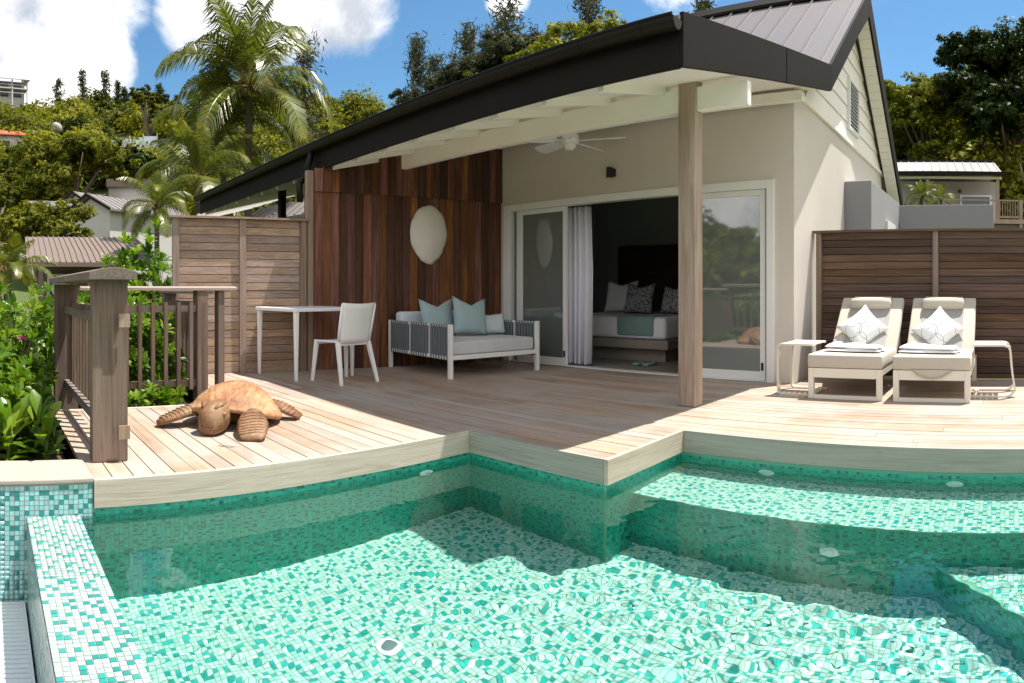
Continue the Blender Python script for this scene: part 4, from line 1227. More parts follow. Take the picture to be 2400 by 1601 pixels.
# ------------------------------------------------------------------ bed inside
bed = thing('bed', 'low timber platform bed with white linen inside the room', 'bed', (-5.2, 8.6, 0))
MB().box(-5.9, -4.28, 7.50, 9.4, .006, .19).build('plinth', 'bed_wood', bed)
MB().box(-6.15, -4.12, 7.28, 9.6, .19, .31).build('platform', 'bed_wood', bed, bevel=.008)
MB().box(-6.08, -4.20, 7.36, 9.6, .311, .61).build('mattress', 'linen_white', bed, bevel=.06, seg=4, smooth=True)
MB().box(-4.98, -4.36, 7.345, 7.95, .34, .622).build('throw', 'throw_teal', bed, bevel=.05, seg=3, smooth=True)
for k, (x, y, w, m_, lb, rz) in enumerate(((-5.62, 8.45, .55, 'linen_white', 'white pillow leaning at the left of the bed', 6), (-5.2, 8.32, .50, 'spot_pillow', 'left of the two dark spotted pillows on the bed', 0), (-4.66, 8.45, .46, 'spot_pillow', 'right of the two dark spotted pillows on the bed', -6))):
    pillow('pillow', lb, m_, (x, y, .62 + w * .46), (w, w * .95, .2), R_(rz), R_(-16), 0, 'bed pillows', .14, .12, 6 + k)
fl = thing('flower', 'small red flower lying on the bed', 'flower', (-4.45, 8.15, .612))
for k in range(6):
    a = k * math.pi / 3
    MB().add([(0, 0, .01), (.07 * math.cos(a - .35), .07 * math.sin(a - .35), .03), (.11 * math.cos(a), .11 * math.sin(a), .015), (.07 * math.cos(a + .35), .07 * math.sin(a + .35), .03)], [(0, 1, 2, 3)]).build('petal', 'red_petal', fl, local=True)
for k, (x, lb) in enumerate(((-4.45, 'left dark slipper on the room floor by the bed'), (-4.30, 'right dark slipper on the room floor by the bed'))):
    o = MB().extrude([(x, 6.95, .012), (x + .08, 6.95, .012), (x + .095, 7.07, .012), (x + .07, 7.19, .012), (x + .02, 7.19, .012), (x - .01, 7.07, .012)], (0, 0, .03)).build('slipper', 'throw_teal', None, bevel=.008)
    tag(o, lb, 'slipper', 'slippers by the bed')

# ------------------------------------------------------------------ carved turtle
def turtle():
    Fv = Vector((.74, -.67, 0)).normalized(); Lv = Vector((-Fv.y, Fv.x, 0))        # forward, to its left (viewer's right)
    C = Vector((-4.42, 1.80, 0))
    t = thing('turtle_carving', 'carved wooden sea turtle resting on the deck boards', 'sculpture', tuple(C), math.atan2(Fv.y, Fv.x))
    # local: +X forward, +Y to the viewer's right
    nr, na_ = 44, 132; V = []
    seg = [((.30, -.05), (.12, -.12)), ((.12, -.12), (-.10, -.125)), ((-.10, -.125), (-.29, -.06)), ((.30, .05), (.12, .12)), ((.12, .12), (-.10, .125)), ((-.10, .125), (-.29, .06)), ((.21, -.09), (.21, .09)), ((.02, -.12), (.02, .12)), ((-.18, -.10), (-.18, .10)),
           ((.12, .12), (.10, .27)), ((-.10, .125), (-.14, .25)), ((.12, -.12), (.10, -.27)), ((-.10, -.125), (-.14, -.25))]
    def groove(x, y):
        d = 9
        for (x0, y0), (x1, y1) in seg:
            ux, uy = x1 - x0, y1 - y0; k = max(0, min(1, ((x - x0) * ux + (y - y0) * uy) / (ux * ux + uy * uy))); d = min(d, math.hypot(x - x0 - k * ux, y - y0 - k * uy))
        return .0075 * math.exp(-(d / .0075) ** 2)
    for i in range(nr):
        for j in range(na_):
            q = i / (nr - 1); a = 2 * math.pi * j / na_; ca, sa = math.cos(a), math.sin(a)
            x = (.41 if ca > 0 else .45) * ca; y = .345 * sa * (1 - .20 * max(0, -ca) ** 1.5)
            if ca > .3: x -= .06 * (ca - .3) * (1 - abs(sa)) * 1.5
            rim = min(1, max(0, (q - .80) / .05)); rim = rim * rim * (3 - 2 * rim)
            h = .098 + .20 * (1 - q ** 2.2) - .012 * rim + (.085 if ca > 0 else .04) * q ** 4 * ca - .02 * q ** 5 * abs(sa) + .010 * max(0, q - .85) * math.cos(14 * a)
            h -= groove(x * q, y * q) * (1 if q < .8 else 0) + (.004 * math.exp(-((q - .81) / .02) ** 2))
            V.append((x * q, y * q, h))
    fs = [(i * na_ + j, i * na_ + (j + 1) % na_, (i + 1) * na_ + (j + 1) % na_, (i + 1) * na_ + j) for i in range(nr - 1) for j in range(na_)]
    # rim and hollow underside
    k = len(V); base = V[-na_:]
    for s, dz in ((1.0, -.026), (.92, -.034), (.70, -.02)):
        V += [(p[0] * s, p[1] * s, p[2] + dz) for p in base]
    for lev in range(3):
        a0 = (nr - 1) * na_ if lev == 0 else k + (lev - 1) * na_; b0 = k + lev * na_
        fs += [(a0 + j, a0 + (j + 1) % na_, b0 + (j + 1) % na_, b0 + j) for j in range(na_)]
    fs.append(tuple(k + 2 * na_ + j for j in range(na_)))
    MB().add(V, fs).build('shell', 'carved_wood_sunlit', t, local=True, smooth=True)
    MB().lathe([(.0, .02), (.15, .012), (.21, .05), (.20, .10), (.0, .11)], (-.02, 0, 0), 24).build('belly', 'carved_wood_shaded', t, local=True, smooth=True)
    # head: neck into blunt snout, brow ridge
    def loft(rings, name, par=t):
        n = 16; V = []
        for (x, y, z, ry, rz_) in rings:
            for j in range(n):
                a = 2 * math.pi * j / n; c_, s_ = math.cos(a), math.sin(a)
                V.append((x, y + ry * math.copysign(abs(c_) ** .62, c_), z + rz_ * math.copysign(abs(s_) ** .62, s_)))
        fs = [(i * n + j, i * n + (j + 1) % n, (i + 1) * n + (j + 1) % n, (i + 1) * n + j) for i in range(len(rings) - 1) for j in range(n)]
        fs += [tuple(range(n))[::-1], tuple((len(rings) - 1) * n + j for j in range(n))]
        return MB().add(V, fs).build(name, 'carved_wood_shaded', par, local=True, smooth=True)
    hd_ = loft([(.14, 0, .10, .06, .05), (.26, 0, .105, .07, .066), (.33, 0, .112, .088, .090), (.385, 0, .115, .096, .104), (.44, 0, .112, .096, .106), (.485, 0, .103, .088, .098), (.52, 0, .090, .073, .084), (.542, 0, .078, .052, .066), (.552, 0, .072, .03, .040)], 'head')
    for sy in (-1, 1):
        MB().lathe([(0, -.014), (.013, -.009), (.018, 0), (.013, .009), (0, .014)], (.46, sy * .088, .145), 12).build('eye', 'carved_wood_shaded', hd_, local=True, smooth=True)
        MB().tube([(.38, sy * .062, .205), (.45, sy * .062, .203), (.50, sy * .042, .180)], [.016, .020, .012], 8).build('brow', 'carved_wood_shaded', hd_, local=True, smooth=True)
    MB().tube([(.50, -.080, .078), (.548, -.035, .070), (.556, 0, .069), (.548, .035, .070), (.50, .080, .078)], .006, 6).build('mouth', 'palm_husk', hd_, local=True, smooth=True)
    # flippers: flat tapering blades with carved ribs
    def flipper(path, name, ribs=9, fl=1.0):
        n = 10; V = []; P = [Vector(p[:3]) for p in path]
        for i, p in enumerate(path):
            d = (P[min(i + 1, len(P) - 1)] - P[max(i - 1, 0)]).normalized(); sd = d.cross(Vector((0, 0, 1))).normalized(); up = sd.cross(d)
            w, th = p[3], p[4]
            for j in range(n):
                a = 2 * math.pi * j / n; V.append(P[i] + sd * w * math.cos(a) + up * th * math.sin(a))
        fs = [(i * n + j, i * n + (j + 1) % n, (i + 1) * n + (j + 1) % n, (i + 1) * n + j) for i in range(len(path) - 1) for j in range(n)]
        fs += [tuple(range(n))[::-1], tuple((len(path) - 1) * n + j for j in range(n))]
        fo = MB().add(V, fs).build(name, 'carved_wood_shaded', t, local=True, smooth=True)
        for r in range(ribs):
            u = .18 + .72 * r / ribs; i = u * (len(path) - 1); i0 = int(i); f_ = i - i0
            c = P[i0].lerp(P[i0 + 1], f_); w = path[i0][3] * (1 - f_) + path[i0 + 1][3] * f_; th = path[i0][4] * (1 - f_) + path[i0 + 1][4] * f_
            d = (P[i0 + 1] - P[i0]).normalized(); sd = d.cross(Vector((0, 0, 1))).normalized(); up = sd.cross(d)
            MB().tube([c + sd * w * math.cos(a) * .97 + up * th * math.sin(a) * .97 + d * .012 * math.sin(a * 2) for a in np.linspace(.35, 2.8, 7)], [.003, .006, .0075, .008, .0075, .006, .003], 6).build('rib', 'carved_wood_shaded', fo, local=True, smooth=True)
    flipper([(.18, -.18, .11, .06, .05), (.23, -.24, .11, .085, .042), (.285, -.30, .092, .10, .036), (.33, -.355, .068, .098, .030), (.37, -.405, .044, .078, .030), (.395, -.445, .022, .045, .018)], 'front_flipper')
    flipper([(.20, .18, .11, .06, .05), (.28, .225, .11, .085, .042), (.37, .26, .085, .105, .034), (.45, .285, .058, .105, .027), (.52, .305, .034, .095, .024), (.575, .32, .016, .075, .014)], 'front_flipper')
    flipper([(-.26, .20, .10, .05, .04), (-.23, .29, .085, .07, .036), (-.21, .37, .056, .075, .028), (-.20, .44, .026, .06, .018)], 'hind_flipper', 6)
    flipper([(-.28, -.20, .09, .05, .04), (-.30, -.29, .07, .06, .035), (-.33, -.37, .04, .055, .022)], 'hind_flipper', 5)
turtle()
# dry leaf on the boards
lf = MB().add([(-3.78, 1.42, .006), (-3.74, 1.43, .012), (-3.66, 1.52, .008), (-3.70, 1.49, .004)], [(0, 1, 2, 3)]).build('fallen_leaf', 'palm_husk', None)
tag(lf, 'thin dry leaf lying in front of the carved turtle', 'leaf')

# ------------------------------------------------------------------ foliage generators
def leaves(C, N, size, rg, up=.35, asp=.5, tint=None, fold=False):
    """leaf faces at points C with rough normals N -> V, F, tint"""
    n = len(C)
    nn = N + rg.normal(0, .55, (n, 3)); nn[:, 2] += up
    nn /= np.linalg.norm(nn, axis=1, keepdims=True) + 1e-9
    d = rg.normal(0, 1, (n, 3)); d -= nn * (d * nn).sum(1, keepdims=True); d /= np.linalg.norm(d, axis=1, keepdims=True) + 1e-9
    s = np.cross(nn, d); L = size * rg.uniform(.65, 1.35, n); W = L * asp
    a = C - d * L[:, None] / 2; b = C + s * W[:, None] / 2 + nn * (L * .08)[:, None]; c = C + d * L[:, None] / 2 - nn * (L * .12)[:, None]; e = C - s * W[:, None] / 2 + nn * (L * .08)[:, None]
    V = np.stack([a, b, c, e], 1).reshape(-1, 3); F_ = np.arange(4 * n).reshape(n, 4)
    if tint is None: tint = rg.random(n)
    return V, F_, tint


def join(parts):
    Vs, Fs, Ts = [], [], []; k = 0
    for V, F_, t in parts:
        Vs.append(V); Fs.append(F_ + k); Ts.append(t); k += len(V)
    return np.concatenate(Vs), np.concatenate(Fs), np.concatenate(Ts)


def crown(rg, lobes, per, size, clump=.16, asp=.5, up=.35, contrast=.35):
    """lobes: (cx,cy,cz,rx,ry,rz). leaf clumps sit on and inside each lobe's surface, uneven, with gaps"""
    P = []
    for (cx, cy, cz, rx, ry, rz) in lobes:
        nc = max(6, int(per[0] * (rx * ry + rx * rz + ry * rz) / 3))
        u = rg.normal(0, 1, (nc, 3)); u /= np.linalg.norm(u, axis=1, keepdims=True)
        u[:, 2] = np.where(u[:, 2] < -.35, -u[:, 2] * .6, u[:, 2])
        rad = rg.uniform(.62, 1.08, nc) * (1 + .16 * np.sin(u[:, 0] * 5 + cx) * np.cos(u[:, 1] * 4 + cy))
        cc = np.array([cx, cy, cz]) + u * rad[:, None] * np.array([rx, ry, rz])
        cr = clump * (rx + ry + rz) / 3
        m = per[1]
        off = rg.normal(0, 1, (nc, m, 3)); off /= np.linalg.norm(off, axis=2, keepdims=True) + 1e-9; off *= rg.random((nc, m, 1)) ** .45
        pts = cc[:, None, :] + off * cr * rg.uniform(.6, 1.5, (nc, 1, 1)) * np.array([1.15, 1.15, .75])
        nrm = off * .6 + u[:, None, :] * .7
        tn = np.clip(rg.normal(.5, contrast * .5, (nc, 1)) + rg.normal(0, .14, (nc, m)), 0, 1)
        P.append(leaves(pts.reshape(-1, 3), nrm.reshape(-1, 3), size, rg, up, asp, tn.ravel()))
    return join(P)


def trunk_mb(m, base, top, r0, r1, rg, n=6, wob=.06):
    base = Vector(base); top = Vector(top); L = (top - base).length
    pts = [base.lerp(top, i / n) + Vector((rg.normal() * wob * L * .2, rg.normal() * wob * L * .2, 0)) * (0 if i == 0 else 1) for i in range(n + 1)]
    m.tube(pts, [r0 + (r1 - r0) * i / n for i in range(n + 1)], 8)
    return pts


def tree(name, label, base, h, rx, mat, seed, nl=7, leaf=.3, per=(34, 26), cat='tree', group='hillside trees', rz_=None, low=.3, asp=.5, clump=.2, bark='bark'):
    rg = np.random.default_rng(seed); base = Vector(base)
    t = thing(name, label, cat, tuple(base), 0, group)
    m = MB(); tp = Vector((rg.normal() * .1 * rx, rg.normal() * .1 * rx, h * .6))
    pts = trunk_mb(m, (0, 0, -.5), tp, .045 * h ** .8 + .03, .02 * h ** .8, rg)
    lob = []; rzv = rz_ or h * .5
    for k in range(nl):
        a = 2 * math.pi * k / nl + rg.normal() * .3; q = rg.uniform(.35, .72) if k else .0
        zc = h * (low + (1 - low) * rg.uniform(.25, .78)) if k else h * .72
        s = rg.uniform(.36, .56) if k else .55
        c = (rx * q * math.cos(a), rx * q * math.sin(a), zc)
        rzl = min(rx * s, rzv * .6) * rg.uniform(.7, .95)
        c = (c[0], c[1], min(c[2], h - rzl * 1.02)); lob.append((*c, rx * s, rx * s, rzl))
        m.tube([pts[3], Vector(pts[4]).lerp(Vector(c), .6) + Vector((0, 0, -.04 * h)), c], [.022 * h ** .8 + .008, .012 * h ** .8 + .005, .006 * h ** .8], 6)
    m.build('trunk', bark, t, local=True, smooth=True)
    V, F_, T = crown(rg, lob, per, leaf, clump, asp)
    obj('crown', npmesh('crown', V, F_, mat, T), t)
    return t


def conifer(name, label, base, h, rx, seed, mat='leaf_conifer', n=34, leaf=.5, group='she-oaks on the ridge', droop=.25, per=46):
    rg = np.random.default_rng(seed); t = thing(name, label, 'tree', tuple(base), 0, group)
    m = MB(); trunk_mb(m, (0, 0, -.5), (rg.normal() * .03 * h, rg.normal() * .03 * h, h * .97), .02 * h + .03, .006 * h, rg, wob=.02); P = []
    for k in range(n):
        q = .15 + .85 * ((k + rg.random()) / n); a = rg.uniform(0, 6.283); L = rx * (1.05 - q) ** .7 * rg.uniform(.55, 1.15) + rx * .08
        s = Vector((0, 0, h * q)); e_ = s + Vector((L * math.cos(a), L * math.sin(a), L * rg.uniform(.1, .65)))
        m.tube([s, s.lerp(e_, .5) + Vector((0, 0, .03 * h * .3)), e_], [.007 * h, .004 * h, .002 * h], 5)
        u = rg.random((per, 1)); c = np.array(s) * (1 - u) + np.array(e_) * u
        c = c + rg.normal(0, 1, (per, 3)) * (.10 * L + .022 * h) * np.array([1, 1, .9]); c[:, 2] -= droop * leaf * rg.random(per)
        nr = rg.normal(0, 1, (per, 3)); nr[:, 2] *= .3
        tn = np.clip(rg.normal(.5, .2) + rg.normal(0, .12, per), 0, 1)
        P.append(leaves(c, nr, leaf, rg, 0, .16, tn))
    m.build('trunk', 'bark', t, local=True, smooth=True)
    V, F_, T = join(P)
    obj('crown', npmesh('crown', V, F_, mat, T), t)
    return t


def frond_mesh(L, rise, droop, seed, npair=64, wid=.30):
    """one coconut frond along +X: arching rib with hanging leaflets"""
    rg = np.random.default_rng(seed); V = []; F_ = []; T = []
    n = 14; u = np.linspace(0, 1, n + 1)
    ang = rise - droop * u ** 1.35
    dx = np.cos(ang) * L / n; dz = np.sin(ang) * L / n
    X = np.concatenate([[0], np.cumsum(dx[:-1])]); Z = np.concatenate([[0], np.cumsum(dz[:-1])])
    def quad(a, b, c, d, t):
        k = len(V); V.extend([a, b, c, d]); F_.append((k, k + 1, k + 2, k + 3)); T.append(t)
    for i in range(n):
        w0, w1 = .022 * L * .5 * (1 - u[i] * .85), .022 * L * .5 * (1 - u[i + 1] * .85)
        for sg in (-1, 1):
            quad((X[i], 0, Z[i] + w0), (X[i], sg * w0, Z[i] - w0 * .4), (X[i + 1], sg * w1, Z[i + 1] - w1 * .4), (X[i + 1], 0, Z[i + 1] + w1), .95)
    for k in range(npair):
        q = .14 + .86 * (k + rg.random() * .6) / npair
        x = np.interp(q, u, X); z = np.interp(q, u, Z); a = np.interp(q, u, ang)
        ll = L * wid * (math.sin(math.pi * min(1, .12 + q * .9)) ** .6) * rg.uniform(.8, 1.1)
        tn = float(np.clip(rg.normal(.42, .2) + (.25 if q > .85 else 0), 0, 1))
        for sg in (-1, 1):
            fw = .55 + .35 * q + rg.normal() * .06; sd = .75; dn = -(.55 + .9 * rg.random()) - .3 * q
            d = Vector((math.cos(a) * fw, sg * sd, math.sin(a) * fw + .12)).normalized()
            p0 = Vector((x, 0, z)); p1 = p0 + d * ll * .5; p2 = p1 + (d + Vector((0, 0, dn))).normalized() * ll * .55
            wv = Vector((math.cos(a), 0, math.sin(a))) * .0125 * L * .55
            quad(p0 - wv, p0 + wv, p1 + wv, p1 - wv, tn); quad(p1 - wv, p1 + wv, p2 + wv * .2, p2 - wv * .2, tn)
    return np.array([tuple(v) for v in V]), np.array(F_), np.array(T)


def palm(label, base, top, L, seed, nf=20, r0=.14, lean=0.0, mat='leaf_palm', group='coconut palms', rises=None, coconuts=True, spear=True):
    rg = np.random.default_rng(seed); base = Vector(base); top = Vector(top)
    t = thing('palm_tree', label, 'palm tree', tuple(base), 0, group)
    m = MB(); n = 22; tl = top - base
    pts = [tl * (i / n) + Vector((lean * math.sin(math.pi * i / n), lean * .4 * math.sin(math.pi * i / n), 0)) for i in range(n + 1)]
    rad = [r0 * (1.25 - .45 * i / n) * (1 + .045 * (i % 2)) for i in range(n + 1)]
    m.tube(pts, rad, 10).build('trunk', 'palm_bark', t, local=True)
    hb = MB()
    for k in range(26):
        a = rg.uniform(0, 6.283); z = rg.uniform(-.42, .12) * L * .26
        c = tl + Vector((0, 0, z)); d = Vector((math.cos(a), math.sin(a), .9)) * r0 * 1.9
        hb.bar(c + Vector((math.cos(a), math.sin(a), 0)) * r0 * .6, c + d, .10 * L * .25, .05 * L * .25, (0, 0, 1), .04 * L * .25, .02 * L * .25)
    hb.build('husk', 'palm_husk', t, local=True)
    if coconuts:
        for k in range(6):
            a = rg.uniform(0, 6.283)
            MB().lathe([(0, -.11), (.07, -.08), (.095, 0), (.07, .08), (0, .11)], tl + Vector((math.cos(a) * r0 * 1.9, math.sin(a) * r0 * 1.9, -.18 - .12 * rg.random())), 10).build('coconut', 'palm_husk', t, local=True, smooth=True)
    vr = rises or [(1.48, .7), (1.22, 1.5), (.92, 2.1), (.6, 2.4), (.15, 2.0), (-.3, 1.3)]
    mesh = [npmesh('frond', *frond_mesh(L, a, b, seed * 10 + i)[:2], mat, frond_mesh(L, a, b, seed * 10 + i)[2]) for i, (a, b) in enumerate(vr)]
    for k in range(nf):
        i = min(len(vr) - 1, int(len(vr) * (k + .5) / nf)); a = k * 2.39996 + rg.normal() * .15
        o = obj('frond', mesh[i], t, tuple(tl + Vector((math.cos(a), math.sin(a), 0)) * r0 * .4), (rg.normal() * .12, rg.normal() * .08, a), (1, 1, 1))
        s = rg.uniform(.88, 1.08) * (.75 if i == 0 else 1); o.scale = (s, s, s)
    return t


# ------------------------------------------------------------------ hillside cover (nobody could count it)
def hill_cover():
    rg = np.random.default_rng(77); P = []
    n = 1700
    a = rg.uniform((-350 - XN) / F, (2700 - XN) / F, n); r = 26 + (175 - 26) * rg.random(n) ** .85
    X = r * np.sin(a); Y = r * np.cos(a); px = XN + F * a
    Z = terrain_z(X, Y)
    keep = np.ones(n, bool)
    keep &= ~((r < 46) & (px < 700))                       # the houses stand here
    keep &= ~((r > 18) & (r < 31) & (px > 2000))
    keep &= ~((r > 50) & (r < 66) & (px > 200) & (px < 420))
    keep &= ~((r > 72) & (r < 84) & (px > 215) & (px < 400))
    keep &= ~((np.abs(px - 230) < 60) & (np.abs(r - 92) < 5))
    for x, y, z, rr, p in zip(X[keep], Y[keep], Z[keep], r[keep], px[keep]):
        R0 = rg.uniform(1.0, 2.4) * (1 + rr * .007)
        h = R0 * rg.uniform(.7, 1.25)
        lob = [(x, y, z + h * .35, R0, R0, h)]
        lsz = .17 + .0034 * rr
        den = (9 if rr < 120 else 6)
        V, F_, T = crown(rg, lob, (den, 30), lsz, .30, .6, .5, .5)
        P.append((V, F_, np.clip(T * .8 + rg.normal(.1, .2), 0, 1)))
    V, F_, T = join(P)
    o = obj('hillside_scrub', npmesh('hillside_scrub', V, F_, 'leaf_bright', T))
    tag(o, 'dense green scrub covering the hillside behind the houses', 'scrub', kind='stuff')
    # the wooded slope on the far side of the bay, behind the photographer
    P = []; n = 420
    a = rg.uniform(1.6, 4.7, n); r = rg.uniform(70, 190, n); X = r * np.sin(a); Y = r * np.cos(a); Z = terrain_z(X, Y)
    for x, y, z in zip(X, Y, Z):
        R0 = rg.uniform(3, 6.5); P.append(crown(rg, [(x, y, z + R0 * .4, R0, R0, R0 * .9)], (.9, 26), 1.5, .3, .6, .5, .5))
    V, F_, T = join(P)
    o = obj('opposite_wood', npmesh('opposite_wood', V, F_, 'leaf_tree', T))
    tag(o, 'far wooded slope mirrored in the glass door', 'woodland', kind='stuff')
hill_cover()


def gz(px, r):
    p = at(px, r); return Vector((p.x, p.y, float(terrain_z(p.x, p.y))))


def tree_px(fn, name, label, px, r, ytop, wpx, mat, seed, **kw):
    b = gz(px, r); ztop = H + (Y0 - ytop) / F * r; h = max(2.0, ztop - b.z); rx = wpx / 2 / F * r
    return fn(name, label, b, h, rx, mat, seed, **kw)


BG = 'broadleaf trees behind the houses'
tree_px(tree, 'broadleaf_tree', 'big rounded olive green tree above the grey house roofs at left', 165, 50, 285, 250, 'leaf_bright', 1, nl=10, leaf=.30, per=(16, 46), low=.15, group=BG)
tree_px(tree, 'broadleaf_tree', 'low spreading tree in front of the grey roofs, far left', 100, 31, 458, 270, 'leaf_bright', 2, nl=8, leaf=.20, per=(26, 46), low=.35, group=BG)
tree_px(tree, 'broadleaf_tree', 'tall tree with bare lower trunk on the slope left of the palms', 350, 84, 178, 95, 'leaf_tree', 3, nl=8, leaf=.42, per=(10, 40), low=.35, group=BG)
tree_px(tree, 'broadleaf_tree', 'dark leafy tree below the pale stepped wall', 300, 66, 345, 130, 'leaf_dark', 4, nl=7, leaf=.34, per=(13, 40), low=.1, group=BG)
tree_px(tree, 'broadleaf_tree', 'small dark tree beside the red roof at the left edge', 40, 62, 305, 85, 'leaf_dark', 5, nl=6, leaf=.3, per=(14, 36), low=.1, group=BG)
tree_px(tree, 'broadleaf_tree', 'leafy tree at the left edge below the red roof', -10, 44, 395, 140, 'leaf_tree', 6, nl=7, leaf=.28, per=(16, 40), low=.1, group=BG)
tree_px(tree, 'broadleaf_tree', 'bright green bushy tree right of the coconut palms, above the eave', 800, 48, 236, 200, 'leaf_sunny', 7, nl=9, leaf=.30, per=(16, 42), low=.1, group=BG)
tree_px(tree, 'broadleaf_tree', 'green tree on the slope just above the roof edge, mid left', 705, 40, 330, 150, 'leaf_tree', 8, nl=7, leaf=.26, per=(18, 40), low=.1, group=BG)
tree_px(tree, 'broadleaf_tree', 'green tree climbing the slope below the dark she-oaks', 955, 52, 195, 150, 'leaf_tree', 9, nl=8, leaf=.32, per=(15, 40), low=.1, group=BG)
tree_px(tree, 'broadleaf_tree', 'bright leafy tree peeping over the roof in the middle', 1130, 40, 165, 170, 'leaf_sunny', 10, nl=8, leaf=.24, per=(22, 40), low=.1, group=BG)
tree_px(tree, 'broadleaf_tree', 'tall bright leafy tree over the roof near the gable', 1390, 34, 15, 290, 'leaf_sunny', 12, nl=10, leaf=.20, per=(22, 48), low=.25, group=BG)
tree_px(tree, 'broadleaf_tree', 'bright leafy tree over the roof left of the tallest one', 1245, 36, 100, 190, 'leaf_sunny', 13, nl=8, leaf=.21, per=(22, 44), low=.2, group=BG)
for k, (px_, r_, yt_, w_, lb_) in enumerate(((905, 56, 218, 170, 'green tree low on the skyline where the slope starts to climb'), (1010, 54, 178, 180, 'green tree below the lone dark she-oak'), (1085, 50, 150, 190, 'green tree under the pointed she-oak, close above the gutter'), (1175, 47, 118, 190, 'green tree below the highest she-oak'), (1310, 42, 68, 210, 'green tree filling the gap left of the tall bright tree'), (845, 62, 235, 150, 'pale green tree at the foot of the climbing skyline'))):
    tree_px(tree, 'broadleaf_tree', lb_, px_, r_, yt_, w_, 'leaf_tree' if k % 2 == 0 else 'leaf_bright', 400 + k, nl=9, leaf=.27, per=(18, 42), low=.08, group=BG)
RG = 'tall trees on the right behind the far house'
tree_px(tree, 'broadleaf_tree', 'yellow green tree behind the pale roof at right', 2165, 36, 160, 270, 'leaf_sunny', 14, nl=12, leaf=.22, per=(24, 50), low=.1, group=RG)
tree_px(tree, 'broadleaf_tree', 'very tall dark tree at the upper right edge', 2370, 34, 10, 330, 'leaf_dark', 15, nl=18, leaf=.26, per=(26, 54), low=.15, group=RG)
tree_px(tree, 'broadleaf_tree', 'dark green tree behind the far house, right of its roof', 2300, 40, 150, 230, 'leaf_dark', 16, nl=9, leaf=.26, per=(18, 46), low=.05, group=RG)
tree_px(tree, 'broadleaf_tree', 'lighter green tree hanging over the right edge', 2420, 26, 200, 130, 'leaf_tree', 17, nl=7, leaf=.18, per=(34, 44), low=.1, group=RG)
tree_px(tree, 'broadleaf_tree', 'green tree filling the slope between gable and far house', 2085, 46, 195, 210, 'leaf_sunny', 18, nl=8, leaf=.28, per=(18, 44), low=.1, group=RG)


def con_px(label, px, r, ytop, wpx, seed, mat='leaf_conifer', **kw):
    b = gz(px, r); h = H + (Y0 - ytop) / F * r - b.z
    return conifer('she_oak', label, b, h, wpx / 2 / F * r, seed, mat, **kw)
for k, (px, yt, w, lb) in enumerate(((137, 185, 50, 'small conifer on the ridge nearest the hilltop house'), (193, 166, 46, 'tall narrow conifer on the left ridge'), (247, 168, 40, 'slim pointed conifer on the ridge, second from the palms'),
                                     (275, 190, 34, 'short dark conifer on the ridge right of the slim pointed one'), (292, 205, 30, 'smallest conifer of the left ridge'), (372, 200, 40, 'dark conifer on the ridge behind the bare trunked tree'), (412, 225, 40, 'low dark conifer on the ridge behind the palm fronds'))):
    con_px(lb, px, 112, yt, w, 40 + k, leaf=1.0, n=22, per=26, mat='leaf_dark' if k > 1 else 'leaf_conifer', group='conifers on the left ridge')
for k, (px, r, yt, w, lb) in enumerate(((720, 42, 95, 170, 'wispy feathery she-oak right of the coconut palms'), (978, 62, 92, 115, 'dark upright she-oak standing alone over the roof'), (1022, 66, 135, 140, 'ragged she-oak right of the lone dark one'), (1090, 60, 68, 200, 'she-oak with pointed top left of the highest she-oak'),
                                          (1190, 58, 10, 240, 'highest of the she-oaks over the roof'), (1150, 62, 85, 150, 'she-oak leaning behind the highest one'), (1375, 56, -15, 220, 'dark she-oak crown at the top edge behind the bright tree'), (1650, 50, 5, 120, 'she-oak tip showing above the roof ridge'))):
    con_px(lb, px, r, yt, w, 60 + k, n=44 if k else 52, leaf=.7 if k else .6, per=52 if k else 24)

for k, (px_, r_, yt_, w_, lb_) in enumerate(((1055, 60, 100, 150, 'broad grey green she-oak behind the ragged one'), (1135, 58, 62, 170, 'broad grey green she-oak between the pointed and the highest'), (1225, 56, 30, 170, 'broad grey green she-oak right of the highest'), (965, 64, 150, 90, 'grey green she-oak at the foot of the lone dark one'))):
    tree_px(tree, 'she_oak', lb_, px_, r_, yt_, w_, 'leaf_conifer', 500 + k, nl=9, leaf=.55, per=(13, 60), low=.1, asp=.17, clump=.26, group='she-oaks on the ridge')
# ------------------------------------------------------------------ palms
def palm_px(label, px, r, ycrown, L, seed, base_px=None, **kw):
    b = gz(base_px or px, r); tp = at(px, r, ycrown)
    return palm(label, b, tp, L, seed, **kw)
palm_px('tallest coconut palm with thick dark trunk rising over the roof', 584, 20, 203, 3.7, 1, 579, nf=22, r0=.135)
palm_px('second coconut palm standing just left of the tallest one', 522, 21, 318, 3.0, 2, 530, nf=18, r0=.12)
palm_px('shorter coconut palm with wide low fronds above the slatted fence', 466, 17.5, 425, 2.3, 3, 470, nf=18, r0=.12, coconuts=False)
palm_px('young coconut palm in front of the white gabled house', 368, 15.5, 486, 1.25, 4, 366, nf=14, r0=.07, coconuts=False)
palm_px('palm with drooping yellow fronds at the left edge, beside the brown roof', 18, 13, 640, 1.25, 5, 15, nf=16, r0=.09, coconuts=False, rises=[(1.3, 1.0), (.9, 1.7), (.5, 1.9), (.2, 1.6)])
palm_px('bushy feather palm growing in front of the far house', 2160, 16.5, 462, .62, 6, 2160, nf=18, r0=.05, coconuts=False, group='feather palms by the far house')
palm_px('slim yellow stemmed feather palm right of the bushy one', 2205, 16, 468, .62, 7, 2205, nf=10, r0=.035, coconuts=False, group='feather palms by the far house')

